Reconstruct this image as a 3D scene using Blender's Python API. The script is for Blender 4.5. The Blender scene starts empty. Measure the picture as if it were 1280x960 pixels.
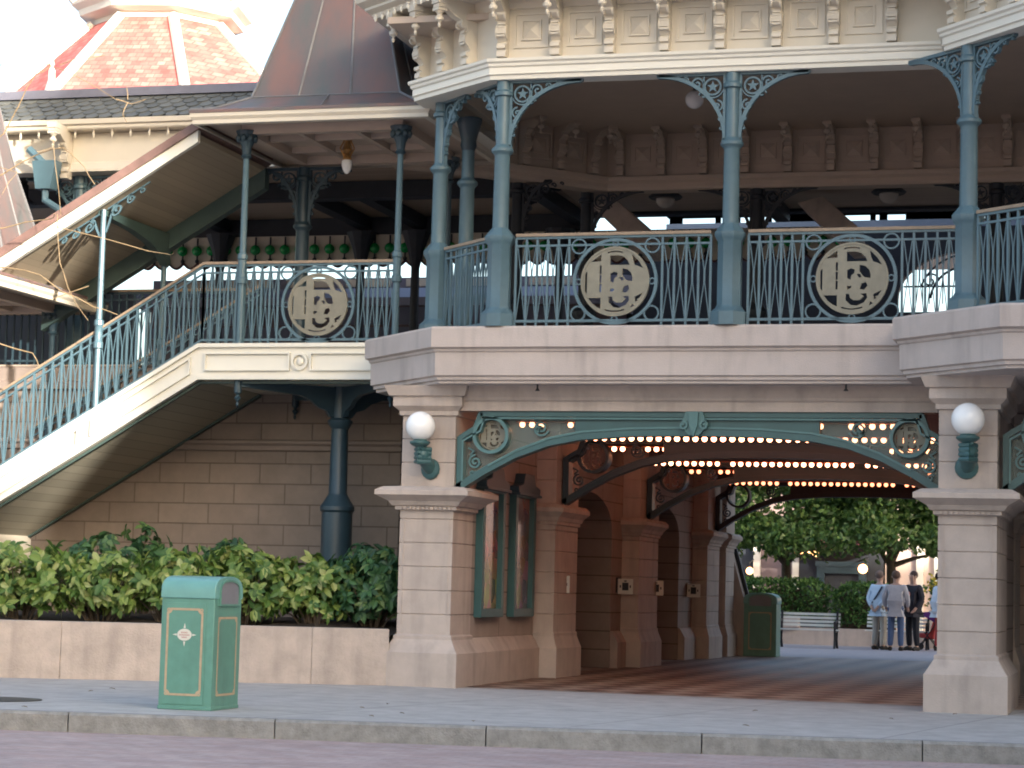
import bpy, math, random
from mathutils import Vector, Matrix
random.seed(7)
S = bpy.context.scene
COL = S.collection
R = math.radians
pi = math.pi

# ------------------------------------------------------------------ materials
def nodes(name):
    m = bpy.data.materials.new(name); m.use_nodes = True
    nt = m.node_tree
    return m, nt, nt.nodes['Principled BSDF'], nt.nodes, nt.links

def coords(n, l, axes='xyz'):
    tc = n.new('ShaderNodeTexCoord')
    if axes == 'xyz': return tc.outputs['Object']
    sp = n.new('ShaderNodeSeparateXYZ'); l.new(tc.outputs['Object'], sp.inputs[0])
    cb = n.new('ShaderNodeCombineXYZ')
    for i, a in enumerate(axes): l.new(sp.outputs['XYZ'.index(a.upper())], cb.inputs[i])
    return cb.outputs[0]

def ramp(n, l, fac, stops):
    r = n.new('ShaderNodeValToRGB')
    e = r.color_ramp.elements
    while len(e) < len(stops): e.new(.5)
    for k, (p, c) in enumerate(stops):
        e[k].position = p; e[k].color = (*c, 1)
    l.new(fac, r.inputs[0]); return r.outputs[0]

def mul(c, f): return tuple(min(1, x*f) for x in c)

def paint(name, col, rough=.5, var=.12, scale=3, bump=.0, bscale=40, metal=0, grime=0.0, spec=.5):
    m, nt, b, n, l = nodes(name)
    co = coords(n, l)
    no = n.new('ShaderNodeTexNoise'); no.inputs['Scale'].default_value = scale; no.inputs['Detail'].default_value = 5
    no.inputs['Roughness'].default_value = .65
    l.new(co, no.inputs['Vector'])
    c = ramp(n, l, no.outputs['Fac'], [(.3, mul(col, 1-var)), (.7, mul(col, 1+var))])
    if grime:
        mp = n.new('ShaderNodeMapping'); mp.inputs['Scale'].default_value = (2.5, 2.5, .35); l.new(co, mp.inputs[0])
        n2 = n.new('ShaderNodeTexNoise'); n2.inputs['Scale'].default_value = 2.2; n2.inputs['Detail'].default_value = 6
        l.new(mp.outputs[0], n2.inputs['Vector'])
        mk = ramp(n, l, n2.outputs['Fac'], [(.5, (0, 0, 0)), (.75, (grime,)*3)])
        mx = n.new('ShaderNodeMix'); mx.data_type = 'RGBA'
        l.new(mk, mx.inputs[0]); l.new(c, mx.inputs[6]); mx.inputs[7].default_value = (*mul(col, .45), 1)
        c = mx.outputs[2]
    l.new(c, b.inputs['Base Color'])
    b.inputs['Roughness'].default_value = rough; b.inputs['Metallic'].default_value = metal
    b.inputs['Specular IOR Level'].default_value = spec
    if bump:
        n3 = n.new('ShaderNodeTexNoise'); n3.inputs['Scale'].default_value = bscale; n3.inputs['Detail'].default_value = 4
        l.new(co, n3.inputs['Vector'])
        bp = n.new('ShaderNodeBump'); bp.inputs['Strength'].default_value = bump; bp.inputs['Distance'].default_value = .02
        l.new(n3.outputs['Fac'], bp.inputs['Height']); l.new(bp.outputs[0], b.inputs['Normal'])
    return m

def brick(name, c1, c2, cm, w, h, axes, mortar=.012, offset=.5, rough=.8, bump=.4, off=(0, 0, 0), noise=.25, rot=0, bias=0):
    m, nt, b, n, l = nodes(name)
    co = coords(n, l, axes)
    mp = n.new('ShaderNodeMapping'); mp.inputs['Location'].default_value = off; mp.inputs['Rotation'].default_value = (0, 0, rot)
    l.new(co, mp.inputs[0])
    t = n.new('ShaderNodeTexBrick')
    t.offset = offset; t.squash = 1
    t.inputs['Color1'].default_value = (*c1, 1); t.inputs['Color2'].default_value = (*c2, 1); t.inputs['Mortar'].default_value = (*cm, 1)
    t.inputs['Scale'].default_value = 1; t.inputs['Mortar Size'].default_value = mortar; t.inputs['Mortar Smooth'].default_value = .2
    t.inputs['Bias'].default_value = bias
    t.inputs['Brick Width'].default_value = w; t.inputs['Row Height'].default_value = h
    l.new(mp.outputs[0], t.inputs['Vector'])
    no = n.new('ShaderNodeTexNoise'); no.inputs['Scale'].default_value = 3; no.inputs['Detail'].default_value = 7; no.inputs['Roughness'].default_value = .7
    l.new(coords(n, l), no.inputs['Vector'])
    g = ramp(n, l, no.outputs['Fac'], [(.25, (1-noise,)*3), (.75, (1+noise*.6,)*3)])
    mx = n.new('ShaderNodeMix'); mx.data_type = 'RGBA'; mx.blend_type = 'MULTIPLY'; mx.inputs[0].default_value = 1
    l.new(t.outputs['Color'], mx.inputs[6]); l.new(g, mx.inputs[7])
    l.new(mx.outputs[2], b.inputs['Base Color']); b.inputs['Roughness'].default_value = rough
    iv = n.new('ShaderNodeMath'); iv.operation = 'SUBTRACT'; iv.inputs[0].default_value = 1; l.new(t.outputs['Fac'], iv.inputs[1])
    bp = n.new('ShaderNodeBump'); bp.inputs['Strength'].default_value = bump; bp.inputs['Distance'].default_value = .02
    l.new(iv.outputs[0], bp.inputs['Height']); l.new(bp.outputs[0], b.inputs['Normal'])
    return m

def planks(name, col, axis, pitch, rough=.6, depth=.5):
    """boards: a dark joint every `pitch` metres along one object axis"""
    m, nt, b, n, l = nodes(name)
    tc = n.new('ShaderNodeTexCoord'); sp = n.new('ShaderNodeSeparateXYZ'); l.new(tc.outputs['Object'], sp.inputs[0])
    a = n.new('ShaderNodeMath'); a.operation = 'DIVIDE'; a.inputs[1].default_value = pitch; l.new(sp.outputs['XYZ'.index(axis)], a.inputs[0])
    f = n.new('ShaderNodeMath'); f.operation = 'FRACT'; l.new(a.outputs[0], f.inputs[0])
    fl = n.new('ShaderNodeMath'); fl.operation = 'FLOOR'; l.new(a.outputs[0], fl.inputs[0])
    wn = n.new('ShaderNodeTexWhiteNoise'); wn.noise_dimensions = '1D'; l.new(fl.outputs[0], wn.inputs['W'])
    tint = ramp(n, l, wn.outputs['Value'], [(0, mul(col, .9)), (1, mul(col, 1.08))])
    j = ramp(n, l, f.outputs[0], [(0, (1-depth,)*3), (.1, (1, 1, 1))])
    mx = n.new('ShaderNodeMix'); mx.data_type = 'RGBA'; mx.blend_type = 'MULTIPLY'; mx.inputs[0].default_value = 1
    l.new(tint, mx.inputs[6]); l.new(j, mx.inputs[7]); l.new(mx.outputs[2], b.inputs['Base Color'])
    b.inputs['Roughness'].default_value = rough
    return m

def leafmat(name, stops, rough=.45, trans=.25):
    m, nt, b, n, l = nodes(name)
    g = n.new('ShaderNodeNewGeometry')
    c = ramp(n, l, g.outputs['Random Per Island'], stops)
    l.new(c, b.inputs['Base Color']); b.inputs['Roughness'].default_value = rough
    tr = n.new('ShaderNodeBsdfTranslucent'); l.new(c, tr.inputs[0])
    mx = n.new('ShaderNodeMixShader'); mx.inputs[0].default_value = trans
    l.new(b.outputs[0], mx.inputs[1]); l.new(tr.outputs[0], mx.inputs[2])
    l.new(mx.outputs[0], n['Material Output'].inputs[0])
    return m

def emit(name, col, strength):
    m, nt, b, n, l = nodes(name)
    b.inputs['Base Color'].default_value = (*col, 1)
    b.inputs['Emission Color'].default_value = (*col, 1); b.inputs['Emission Strength'].default_value = strength
    return m

M = {}
M['stone'] = paint('pink_cast_stone', (.455, .38, .335), .8, .11, 2.6, .2, 60, grime=.38)
M['stone_slab'] = paint('pale_cast_stone', (.47, .405, .375), .8, .09, 1.6, .15, 70, grime=.42)
M['planter'] = paint('stained_planter_stone', (.47, .39, .34), .85, .15, 4, .4, 45, grime=.38)
M['cream'] = paint('cream_paint', (.58, .53, .445), .45, .04, 2)
M['ivory'] = paint('ivory_paint', (.68, .655, .58), .4, .03, 2)
M['tan'] = paint('tan_paint', (.45, .365, .30), .6, .06, 2)
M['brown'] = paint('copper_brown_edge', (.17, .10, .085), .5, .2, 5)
M['bluegrey'] = paint('blue_grey_paint', (.075, .135, .168), .38, .10, 5, grime=.15)
M['teal'] = paint('teal_green_paint', (.037, .10, .105), .4, .1, 4)
M['teal_light'] = paint('light_teal_trim', (.075, .17, .175), .4, .08, 4)
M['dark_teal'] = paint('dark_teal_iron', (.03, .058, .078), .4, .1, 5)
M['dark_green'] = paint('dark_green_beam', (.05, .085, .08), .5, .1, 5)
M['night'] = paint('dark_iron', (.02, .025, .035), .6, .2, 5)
M['maroon'] = paint('maroon_paint', (.07, .02, .025), .4, .15, 5)
M['gold'] = paint('gilded_metal', (.45, .25, .09), .35, .2, 20, metal=.6)
M['emblem'] = paint('cream_emblem_paint', (.205, .19, .145), .45, .12, 8, grime=.3)
M['handrail'] = paint('wooden_handrail', (.26, .19, .13), .5, .15, 8)
M['glasswhite'] = paint('opal_glass', (.86, .86, .86), .15, .01, 2)
M['dimglass'] = paint('grey_opal_glass', (.42, .39, .36), .25, .03, 2)
M['copper'] = paint('weathered_copper', (.20, .165, .165), .42, .22, 1.1, grime=.0, metal=.15)
M['copper_seam'] = paint('copper_seam', (.14, .14, .145), .4, .2, 3)
M['slate_edge'] = paint('lead_flashing', (.15, .15, .19), .5, .15, 3)
M['soil'] = paint('bark_soil', (.045, .032, .025), .95, .4, 12, .8, 25)
M['white_wood'] = paint('white_painted_wood', (.68, .68, .63), .5, .06, 4)
M['black'] = paint('black_iron', (.02, .02, .022), .5, .2, 5)
M['bark'] = paint('bark', (.09, .065, .045), .9, .3, 12, .6, 30)
M['twig'] = paint('pale_twig_bark', (.24, .17, .095), .8, .3, 20)
M['bin_green'] = paint('bin_green_paint', (.115, .275, .215), .42, .10, 6, .06, 30, grime=.3)
M['bin_hood'] = paint('bin_hood_paint', (.15, .34, .31), .3, .06, 6)
M['bin_gold'] = paint('bin_border_paint', (.46, .34, .22), .5, .1, 20)
M['bin_flap'] = paint('grey_flap', (.20, .20, .22), .4, .08, 6)
M['red_letter'] = paint('red_lettering', (.40, .10, .07), .6, .1, 30)
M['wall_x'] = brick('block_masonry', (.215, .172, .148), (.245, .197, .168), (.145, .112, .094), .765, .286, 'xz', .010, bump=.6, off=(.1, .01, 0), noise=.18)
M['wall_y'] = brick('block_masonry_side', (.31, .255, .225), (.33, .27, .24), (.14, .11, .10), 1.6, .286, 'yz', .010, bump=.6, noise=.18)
M['roofred'] = brick('red_roof_tiles', (.46, .10, .088), (.55, .20, .17), (.36, .09, .08), .15, .095, 'xz', .008, bump=.4, noise=.5)
M['pavement'] = brick('concrete_pavement', (.385, .37, .36), (.42, .405, .39), (.27, .26, .25), 2.6, 2.6, 'xy', .014, offset=0, bump=.2, noise=.30, rot=R(9), rough=.85)
M['far_paving'] = paint('lavender_paving', (.32, .285, .295), .8, .12, 2)
M['road'] = brick('purple_paver_road', (.405, .29, .27), (.43, .34, .325), (.32, .25, .24), .24, .12, 'xy', .008, bump=.15, noise=.3, rot=R(9.2), rough=.8)
M['kerb'] = paint('granite_kerb', (.255, .25, .237), .85, .25, 9, .5, 60, grime=.25)
M['wallpink'] = paint('pink_render', (.26, .19, .18), .8, .06, 1)
M['wall_sunlit'] = paint('sunlit_pink_render', (.62, .48, .41), .8, .05, 1)  # paler copy of the pink render, sunlight put into the colour

def tilefloor():
    m, nt, b, n, l = nodes('brown_diamond_tiles')
    mp = n.new('ShaderNodeMapping'); mp.inputs['Rotation'].default_value = (0, 0, R(45)); mp.inputs['Scale'].default_value = (2.1,)*3
    l.new(coords(n, l), mp.inputs[0])
    ck = n.new('ShaderNodeTexChecker'); ck.inputs['Scale'].default_value = 1
    ck.inputs['Color1'].default_value = (.36, .265, .205, 1); ck.inputs['Color2'].default_value = (.13, .075, .058, 1)
    l.new(mp.outputs[0], ck.inputs['Vector'])
    no = n.new('ShaderNodeTexNoise'); no.inputs['Scale'].default_value = 1.5; no.inputs['Detail'].default_value = 6
    l.new(coords(n, l), no.inputs['Vector'])
    g = ramp(n, l, no.outputs['Fac'], [(.3, (.75,)*3), (.7, (1.15,)*3)])
    mx = n.new('ShaderNodeMix'); mx.data_type = 'RGBA'; mx.blend_type = 'MULTIPLY'; mx.inputs[0].default_value = 1
    l.new(ck.outputs[0], mx.inputs[6]); l.new(g, mx.inputs[7]); l.new(mx.outputs[2], b.inputs['Base Color'])
    rr = n.new('ShaderNodeMapRange'); rr.inputs[3].default_value = .40; rr.inputs[4].default_value = .65
    l.new(no.outputs['Fac'], rr.inputs[0]); l.new(rr.outputs[0], b.inputs['Roughness'])
    return m
M['course'] = paint('wall_toned_course', (.25, .20, .175), .8, .1, 3)  # even colour matched to the block wall
M['tiles'] = tilefloor()
M['far_roof'] = paint('pale_blue_sheet_roof', (.16, .20, .27), .4, .1, 2)

def copper_skin():
    m, nt, b, n, l = nodes('patinated_copper')
    no = n.new('ShaderNodeTexNoise'); no.inputs['Scale'].default_value = 1.6; no.inputs['Detail'].default_value = 8; no.inputs['Roughness'].default_value = .6
    mp = n.new('ShaderNodeMapping'); mp.inputs['Scale'].default_value = (1.2, 1.2, .45); l.new(coords(n, l), mp.inputs[0]); l.new(mp.outputs[0], no.inputs['Vector'])
    c = ramp(n, l, no.outputs['Fac'], [(.28, (.085, .105, .105)), (.45, (.125, .105, .105)), (.62, (.175, .105, .095)), (.8, (.125, .122, .115))])
    l.new(c, b.inputs['Base Color']); b.inputs['Roughness'].default_value = .55
    return m
M['copper'] = copper_skin()

def glasspane():
    m, nt, b, n, l = nodes('greyed_glass_pane')  # clear pane with some grey surface mixed in
    t = n.new('ShaderNodeBsdfTransparent'); t.inputs[0].default_value = (.82, .88, .86, 1)
    b.inputs['Base Color'].default_value = (.30, .36, .35, 1); b.inputs['Roughness'].default_value = .25
    mx = n.new('ShaderNodeMixShader'); mx.inputs[0].default_value = .30
    l.new(t.outputs[0], mx.inputs[1]); l.new(b.outputs[0], mx.inputs[2]); l.new(mx.outputs[0], n['Material Output'].inputs[0])
    return m
M['pane'] = glasspane()

def scales():
    """slate roof of fish-scale tiles, object space x along, z up the slope"""
    m, nt, b, n, l = nodes('fish_scale_slate')
    no = n.new('ShaderNodeTexNoise'); no.inputs['Scale'].default_value = 4; no.inputs['Detail'].default_value = 4
    l.new(coords(n, l), no.inputs['Vector'])
    g = n.new('ShaderNodeNewGeometry')
    c = ramp(n, l, g.outputs['Random Per Island'], [(0, (.095, .10, .095)), (1, (.135, .14, .13))])
    l.new(c, b.inputs['Base Color']); b.inputs['Roughness'].default_value = .6
    return m
M['slate'] = scales()
M['laurel'] = leafmat('laurel_leaves', [(0, (.045, .11, .022)), (.3, (.10, .19, .04)), (.6, (.19, .28, .06)), (.85, (.30, .37, .11)), (1, (.40, .42, .18))])
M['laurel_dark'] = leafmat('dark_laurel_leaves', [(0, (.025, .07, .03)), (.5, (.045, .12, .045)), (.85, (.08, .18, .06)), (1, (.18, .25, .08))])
M['hedge'] = leafmat('hedge_leaves', [(0, (.04, .10, .024)), (.6, (.085, .18, .042)), (1, (.14, .26, .06))], .5)
M['treeleaf'] = leafmat('tree_leaves', [(0, (.05, .11, .025)), (.5, (.115, .21, .05)), (.85, (.20, .30, .075)), (1, (.33, .38, .17))], .45, .4)
M['flower'] = leafmat('yellow_flower_leaves', [(0, (.06, .13, .03)), (.55, (.12, .19, .04)), (.7, (.55, .42, .05)), (1, (.7, .55, .08))])
M['bulb'] = emit('lit_bulb', (1, .38, .20), 3.2)
M['bulb_dim'] = emit('dimmer_lit_bulb', (1, .30, .14), 1.2)
M['batten'] = paint('bulb_glow_red', (.42, .10, .035), .5, .08, 6)  # orange-red colour imitates the glow fringe round the bulbs
M['lamp_warm'] = emit('lit_lantern', (1, .45, .17), 2.2)
M['ball'] = None
def greenglass():
    m, nt, b, n, l = nodes('green_glass')
    b.inputs['Base Color'].default_value = (.02, .55, .14, 1); b.inputs['Roughness'].default_value = .08
    b.inputs['Transmission Weight'].default_value = .5
    return m
M['ball'] = greenglass()

# ------------------------------------------------------------------ mesh tools
class MB:
    def __init__(s): s.v = []; s.f = []
    def add(s, vs, fs):
        o = len(s.v); s.v += [tuple(v) for v in vs]; s.f += [tuple(i+o for i in f) for f in fs]; return s
    def box(s, x0, x1, y0, y1, z0, z1):
        return s.add([(x0, y0, z0), (x1, y0, z0), (x1, y1, z0), (x0, y1, z0), (x0, y0, z1), (x1, y0, z1), (x1, y1, z1), (x0, y1, z1)],
                     [(0, 3, 2, 1), (4, 5, 6, 7), (0, 1, 5, 4), (1, 2, 6, 5), (2, 3, 7, 6), (3, 0, 4, 7)])
    def prism(s, poly, fr, d0, d1):
        """poly in the (u,v) plane of frame fr, extruded from d0 to d1 along its normal"""
        O, U, V, N = fr; n = len(poly)
        P = lambda p, d: O+U*p[0]+V*p[1]+N*d
        vs = [P(p, d0) for p in poly]+[P(p, d1) for p in poly]
        fs = [tuple(range(n))[::-1], tuple(range(n, 2*n))]+[(i, (i+1) % n, (i+1) % n+n, i+n) for i in range(n)]
        return s.add(vs, fs)
    def strip(s, pts, w, d, fr, closed=False, n0=0.0):
        """flat bar of width w (in plane) and depth d following a polyline in frame fr"""
        O, U, V, N = fr; P = [Vector((p[0], p[1])) for p in pts]; n = len(P)
        vs = []
        for i, p in enumerate(P):
            a = P[i-1] if (i > 0 or closed) else None
            b = P[(i+1) % n] if (i < n-1 or closed) else None
            ds = []
            if a is not None and (p-a).length > 1e-9: ds.append((p-a).normalized())
            if b is not None and (b-p).length > 1e-9: ds.append((b-p).normalized())
            ns = [Vector((-q.y, q.x)) for q in ds]
            m = sum(ns, Vector((0, 0))); L = m.length
            m = m/L if L > 1e-6 else ns[0]
            k = 1/max(.45, m.dot(ns[0]))
            for sw, sd in ((-1, -1), (1, -1), (1, 1), (-1, 1)):
                q = p+m*(sw*w*.5*k)
                vs.append(O+U*q.x+V*q.y+N*(n0+sd*d*.5))
        fs = []
        for i in range(n if closed else n-1):
            j = (i+1) % n
            for k in range(4): fs.append((4*i+k, 4*i+(k+1) % 4, 4*j+(k+1) % 4, 4*j+k))
        if not closed: fs += [(3, 2, 1, 0), (4*n-4, 4*n-3, 4*n-2, 4*n-1)]
        return s.add(vs, fs)
    def tube(s, pts, r, n=6):
        P = [Vector(p) for p in pts]; rs = r if isinstance(r, (list, tuple)) else [r]*len(P)
        vs = []
        for i, p in enumerate(P):
            t = (P[min(i+1, len(P)-1)]-P[max(i-1, 0)]).normalized()
            a = t.orthogonal().normalized() if abs(t.z) > .95 else t.cross(Vector((0, 0, 1))).normalized()
            b = t.cross(a)
            for k in range(n):
                q = 2*pi*k/n; vs.append(p+(a*math.cos(q)+b*math.sin(q))*rs[i])
        fs = [(i*n+k, i*n+(k+1) % n, (i+1)*n+(k+1) % n, (i+1)*n+k) for i in range(len(P)-1) for k in range(n)]
        fs += [tuple(range(n))[::-1], tuple(range((len(P)-1)*n, len(P)*n))]
        return s.add(vs, fs)
    def lathe(s, prof, c=(0, 0, 0), n=16, ph=0.0, axis='z'):
        vs = []; c = Vector(c)
        for r, z in prof:
            for k in range(n):
                q = 2*pi*k/n+ph; x, y = r*math.cos(q), r*math.sin(q)
                vs.append(c+(Vector((x, y, z)) if axis == 'z' else Vector((x, -z, y)) if axis == 'y' else Vector((z, x, y))))
        m = len(prof)
        fs = [(i*n+k, i*n+(k+1) % n, (i+1)*n+(k+1) % n, (i+1)*n+k) for i in range(m-1) for k in range(n)]
        fs += [tuple(range(n))[::-1], tuple(range((m-1)*n, m*n))]
        return s.add(vs, fs)
    def sphere(s, c, r, n=16, m=10, sc=(1, 1, 1)):
        c = Vector(c); vs = [c+Vector((0, 0, -r*sc[2]))]
        for i in range(1, m):
            t = -pi/2+pi*i/m
            for k in range(n):
                q = 2*pi*k/n
                vs.append(c+Vector((r*math.cos(t)*math.cos(q)*sc[0], r*math.cos(t)*math.sin(q)*sc[1], r*math.sin(t)*sc[2])))
        vs.append(c+Vector((0, 0, r*sc[2]))); L = len(vs)-1
        fs = [(0, 1+(k+1) % n, 1+k) for k in range(n)]
        fs += [(1+i*n+k, 1+i*n+(k+1) % n, 1+(i+1)*n+(k+1) % n, 1+(i+1)*n+k) for i in range(m-2) for k in range(n)]
        fs += [(L, 1+(m-2)*n+k, 1+(m-2)*n+(k+1) % n) for k in range(n)]
        return s.add(vs, fs)
    def sweep(s, path, prof, closed=False, cap=True):
        """moulding: profile of (outset, z) carried along a plan path; outset is to the right of travel"""
        P = [Vector(p[:2]) for p in path]; n = len(P); m = len(prof); vs = []
        for i, p in enumerate(P):
            ns = []
            if i > 0 or closed: d = (p-P[i-1]).normalized(); ns.append(Vector((d.y, -d.x)))
            if i < n-1 or closed: d = (P[(i+1) % n]-p).normalized(); ns.append(Vector((d.y, -d.x)))
            t = sum(ns, Vector((0, 0))).normalized(); k = 1/max(.35, t.dot(ns[0]))
            for o, z in prof:
                q = p+t*(o*k); vs.append((q.x, q.y, z))
        fs = [(i*m+k, ((i+1) % n)*m+k, ((i+1) % n)*m+k+1, i*m+k+1) for i in range(n if closed else n-1) for k in range(m-1)]
        if closed and cap: fs += [tuple(i*m for i in range(n))[::-1], tuple(i*m+m-1 for i in range(n))]
        if not closed and cap: fs += [tuple(range(m))[::-1], tuple((n-1)*m+k for k in range(m))] if m > 2 else []
        return s.add(vs, fs)
    def build(s, name, mat, parent=None, loc=None, smooth=True, rot=0, bevel=0):
        """loc None: vertices are world coordinates; else they are local round loc (a world place)"""
        o0 = Vector(loc) if loc is not None else (W(parent) if parent else Vector((0, 0, 0)))
        me = bpy.data.meshes.new(name)
        vs = [tuple(Vector(v)-o0) for v in s.v] if loc is None else s.v
        me.from_pydata(vs, [], s.f); me.validate(); me.update()
        me.materials.append(M[mat] if isinstance(mat, str) else mat)
        if smooth:
            me.polygons.foreach_set('use_smooth', [True]*len(me.polygons))
            me.set_sharp_from_angle(angle=R(32))
        o = bpy.data.objects.new(name, me); COL.objects.link(o)
        if parent: o.parent = parent
        o.location = o0-(W(parent) if parent else Vector((0, 0, 0)))
        o.rotation_euler = (0, 0, rot); WL[o.name] = o0
        if bevel:
            b = o.modifiers.new('bevel', 'BEVEL'); b.width = bevel; b.segments = 2; b.limit_method = 'ANGLE'; b.angle_limit = R(40)
        return o
WL = {}
def W(o): return WL.get(o.name, Vector((0, 0, 0)))
def tag(o, label=None, cat=None, group=None, kind=None):
    for k, v in (('label', label), ('category', cat), ('group', group), ('kind', kind)):
        if v: o[k] = v
    return o
def thing(name, label, cat, loc, group=None):
    o = bpy.data.objects.new(name, None); COL.objects.link(o); o.location = loc; o.empty_display_size = .2
    WL[o.name] = Vector(loc); return tag(o, label, cat, group)
def copy_tree(o, parent=None, loc=None, rotz=None, label=None):
    c = o.copy(); COL.objects.link(c)
    if parent: c.parent = parent
    if loc is not None: c.location = loc; WL[c.name] = Vector(loc)
    if rotz is not None: c.rotation_euler = (0, 0, rotz)
    if label: c['label'] = label
    for ch in [x for x in o.children if x.name != c.name]: copy_tree(ch, c)
    return c
X_, Y_, Z_ = Vector((1, 0, 0)), Vector((0, 1, 0)), Vector((0, 0, 1))
def FX(x, y, z=0): return (Vector((x, y, z)), X_, Z_, -Y_)            # plane facing the viewer
def arc(cx, cy, r, a0, a1, n=24, ry=None): return [(cx+r*math.cos(R(a0+(a1-a0)*i/n)), cy+(ry or r)*math.sin(R(a0+(a1-a0)*i/n))) for i in range(n+1)]
def circ(cx, cy, r, n=32): return arc(cx, cy, r, 0, 360, n)[:-1]
def spiral(cx, cy, r, a0, turns=1.6, n=26, flip=1):
    return [(cx+r*(1-.86*i/n)*math.cos(R(a0)+flip*turns*2*pi*i/n), cy+r*(1-.86*i/n)*math.sin(R(a0)+flip*turns*2*pi*i/n)) for i in range(n+1)]
def rect(x0, x1, y0, y1): return [(x0, y0), (x1, y0), (x1, y1), (x0, y1)]

def plate(name, outer, holes, thick, mat, parent, fr, scale=1.0):
    """flat cut-out plate: filled 2D outline with holes, given thickness"""
    cu = bpy.data.curves.new(name, 'CURVE'); cu.dimensions = '2D'; cu.fill_mode = 'BOTH'; cu.extrude = thick/2
    for pts in [outer]+holes:
        sp = cu.splines.new('POLY'); sp.points.add(len(pts)-1); sp.use_cyclic_u = True
        for p, q in zip(sp.points, pts): p.co = (q[0]*scale, q[1]*scale, 0, 1)
    tmp = bpy.data.objects.new('tmp', cu); COL.objects.link(tmp)
    dg = bpy.context.evaluated_depsgraph_get()
    me = bpy.data.meshes.new_from_object(tmp.evaluated_get(dg)); bpy.data.objects.remove(tmp)
    O, U, V, N = fr
    b = MB(); b.add([O+U*v.co.x+V*v.co.y+N*v.co.z for v in me.vertices], [tuple(p.vertices) for p in me.polygons])
    bpy.data.meshes.remove(me)
    return b.build(name, mat, parent, smooth=False)

# monogram of interlocked letters inside a ring (unit disc), cut-outs as seen on the railing
MONO_H = [
    [(-.90, -.28), (-.84, -.36), (-.84, .30), (-.90, .22)],
    [(-.74, .58), (-.66, .63), (-.42, .80), (-.42, .60)],
    [(-.455, .46), (-.415, .46), (-.415, .24), (-.455, .24)], [(-.455, .18), (-.415, .18), (-.415, -.02), (-.455, -.02)], [(-.455, -.08), (-.415, -.08), (-.415, -.30), (-.455, -.30)],
    [(-.80, -.48), (-.42, -.48), (-.42, -.80), (-.55, -.74), (-.70, -.62)],
    [(-.10, .50), (.38, .50), (.33, .62), (.24, .71), (.12, .75), (-.10, .75)],
    [(.50, .78), (.56, .74), (.70, .60), (.84, .38), (.70, .44), (.58, .48), (.53, .62)],
    [(.24, .36), (.36, .34), (.46, .24), (.50, .10), (.49, .02), (.36, .04), (.30, .10), (.24, .20)],
    [(-.12, .22), (-.04, .27), (.06, .24), (.04, .14), (-.02, .10), (-.04, -.02), (-.12, .02)],
    [(.14, .12), (.22, .12), (.26, .04), (.20, .02)],
    [(.24, -.30), (.28, -.16), (.38, -.12), (.42, -.22), (.34, -.32)],
    [(-.12, -.32), (-.04, -.27), (-.04, -.22), (-.12, -.22)],
    [(-.12, -.46), (-.04, -.46), (-.02, -.56), (.06, -.62), (.20, -.62), (.30, -.52), (.22, -.46), (.36, -.44), (.38, -.56), (.30, -.68), (.14, -.76), (0, -.74), (-.12, -.62)],
    [(.60, -.46), (.84, -.34), (.74, -.50), (.66, -.52), (.70, -.58), (.62, -.60)],
    [(.48, -.78), (.60, -.72), (.52, -.66)],
]
def grow(h, k=1.22):
    cx, cy = sum(p[0] for p in h)/len(h), sum(p[1] for p in h)/len(h)
    return [(cx+(p[0]-cx)*(k if max(q[0] for q in h)-min(q[0] for q in h) > .09 else 1.5), cy+(p[1]-cy)*min(k, 1.12)) for p in h]
MONO_H = [grow(h) if i not in (0, 1, 5, 7, 14, 15) else h for i, h in enumerate(MONO_H)]
MONO_H += [[(.90*math.cos(R(a)), .90*math.sin(R(a))) for a in range(75, 106, 6)]+[(.86*math.cos(R(a)), .86*math.sin(R(a))) for a in range(105, 74, -6)], [(.90*math.cos(R(a)), .90*math.sin(R(a))) for a in range(250, 291, 8)]+[(.86*math.cos(R(a)), .86*math.sin(R(a))) for a in range(290, 249, -8)]]
def monogram(parent, fr, rad, mat='emblem', thick=.025, name='monogram'):
    return plate(name, circ(0, 0, 1, 48), MONO_H, thick, mat, parent, fr, rad)

# ------------------------------------------------------------------ camera, light, world
cam = bpy.data.cameras.new('camera'); co = bpy.data.objects.new('camera', cam); COL.objects.link(co)
yaw, pit, rol, fpx = -.276197, .090729, -.026429, 2801.8
f = Vector((math.sin(yaw)*math.cos(pit), math.cos(yaw)*math.cos(pit), math.sin(pit)))
r0 = Vector((math.cos(yaw), -math.sin(yaw), 0)); u0 = r0.cross(f)
cr, sr = math.cos(rol), math.sin(rol)
rr, uu = r0*cr-u0*sr, r0*sr+u0*cr
co.matrix_world = Matrix(((rr.x, uu.x, -f.x, 0), (rr.y, uu.y, -f.y, 0), (rr.z, uu.z, -f.z, 1.2), (0, 0, 0, 1)))
cam.sensor_width = 36; cam.lens = 36*fpx/1280; cam.clip_end = 2000; cam.clip_start = .1
S.camera = co

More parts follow.
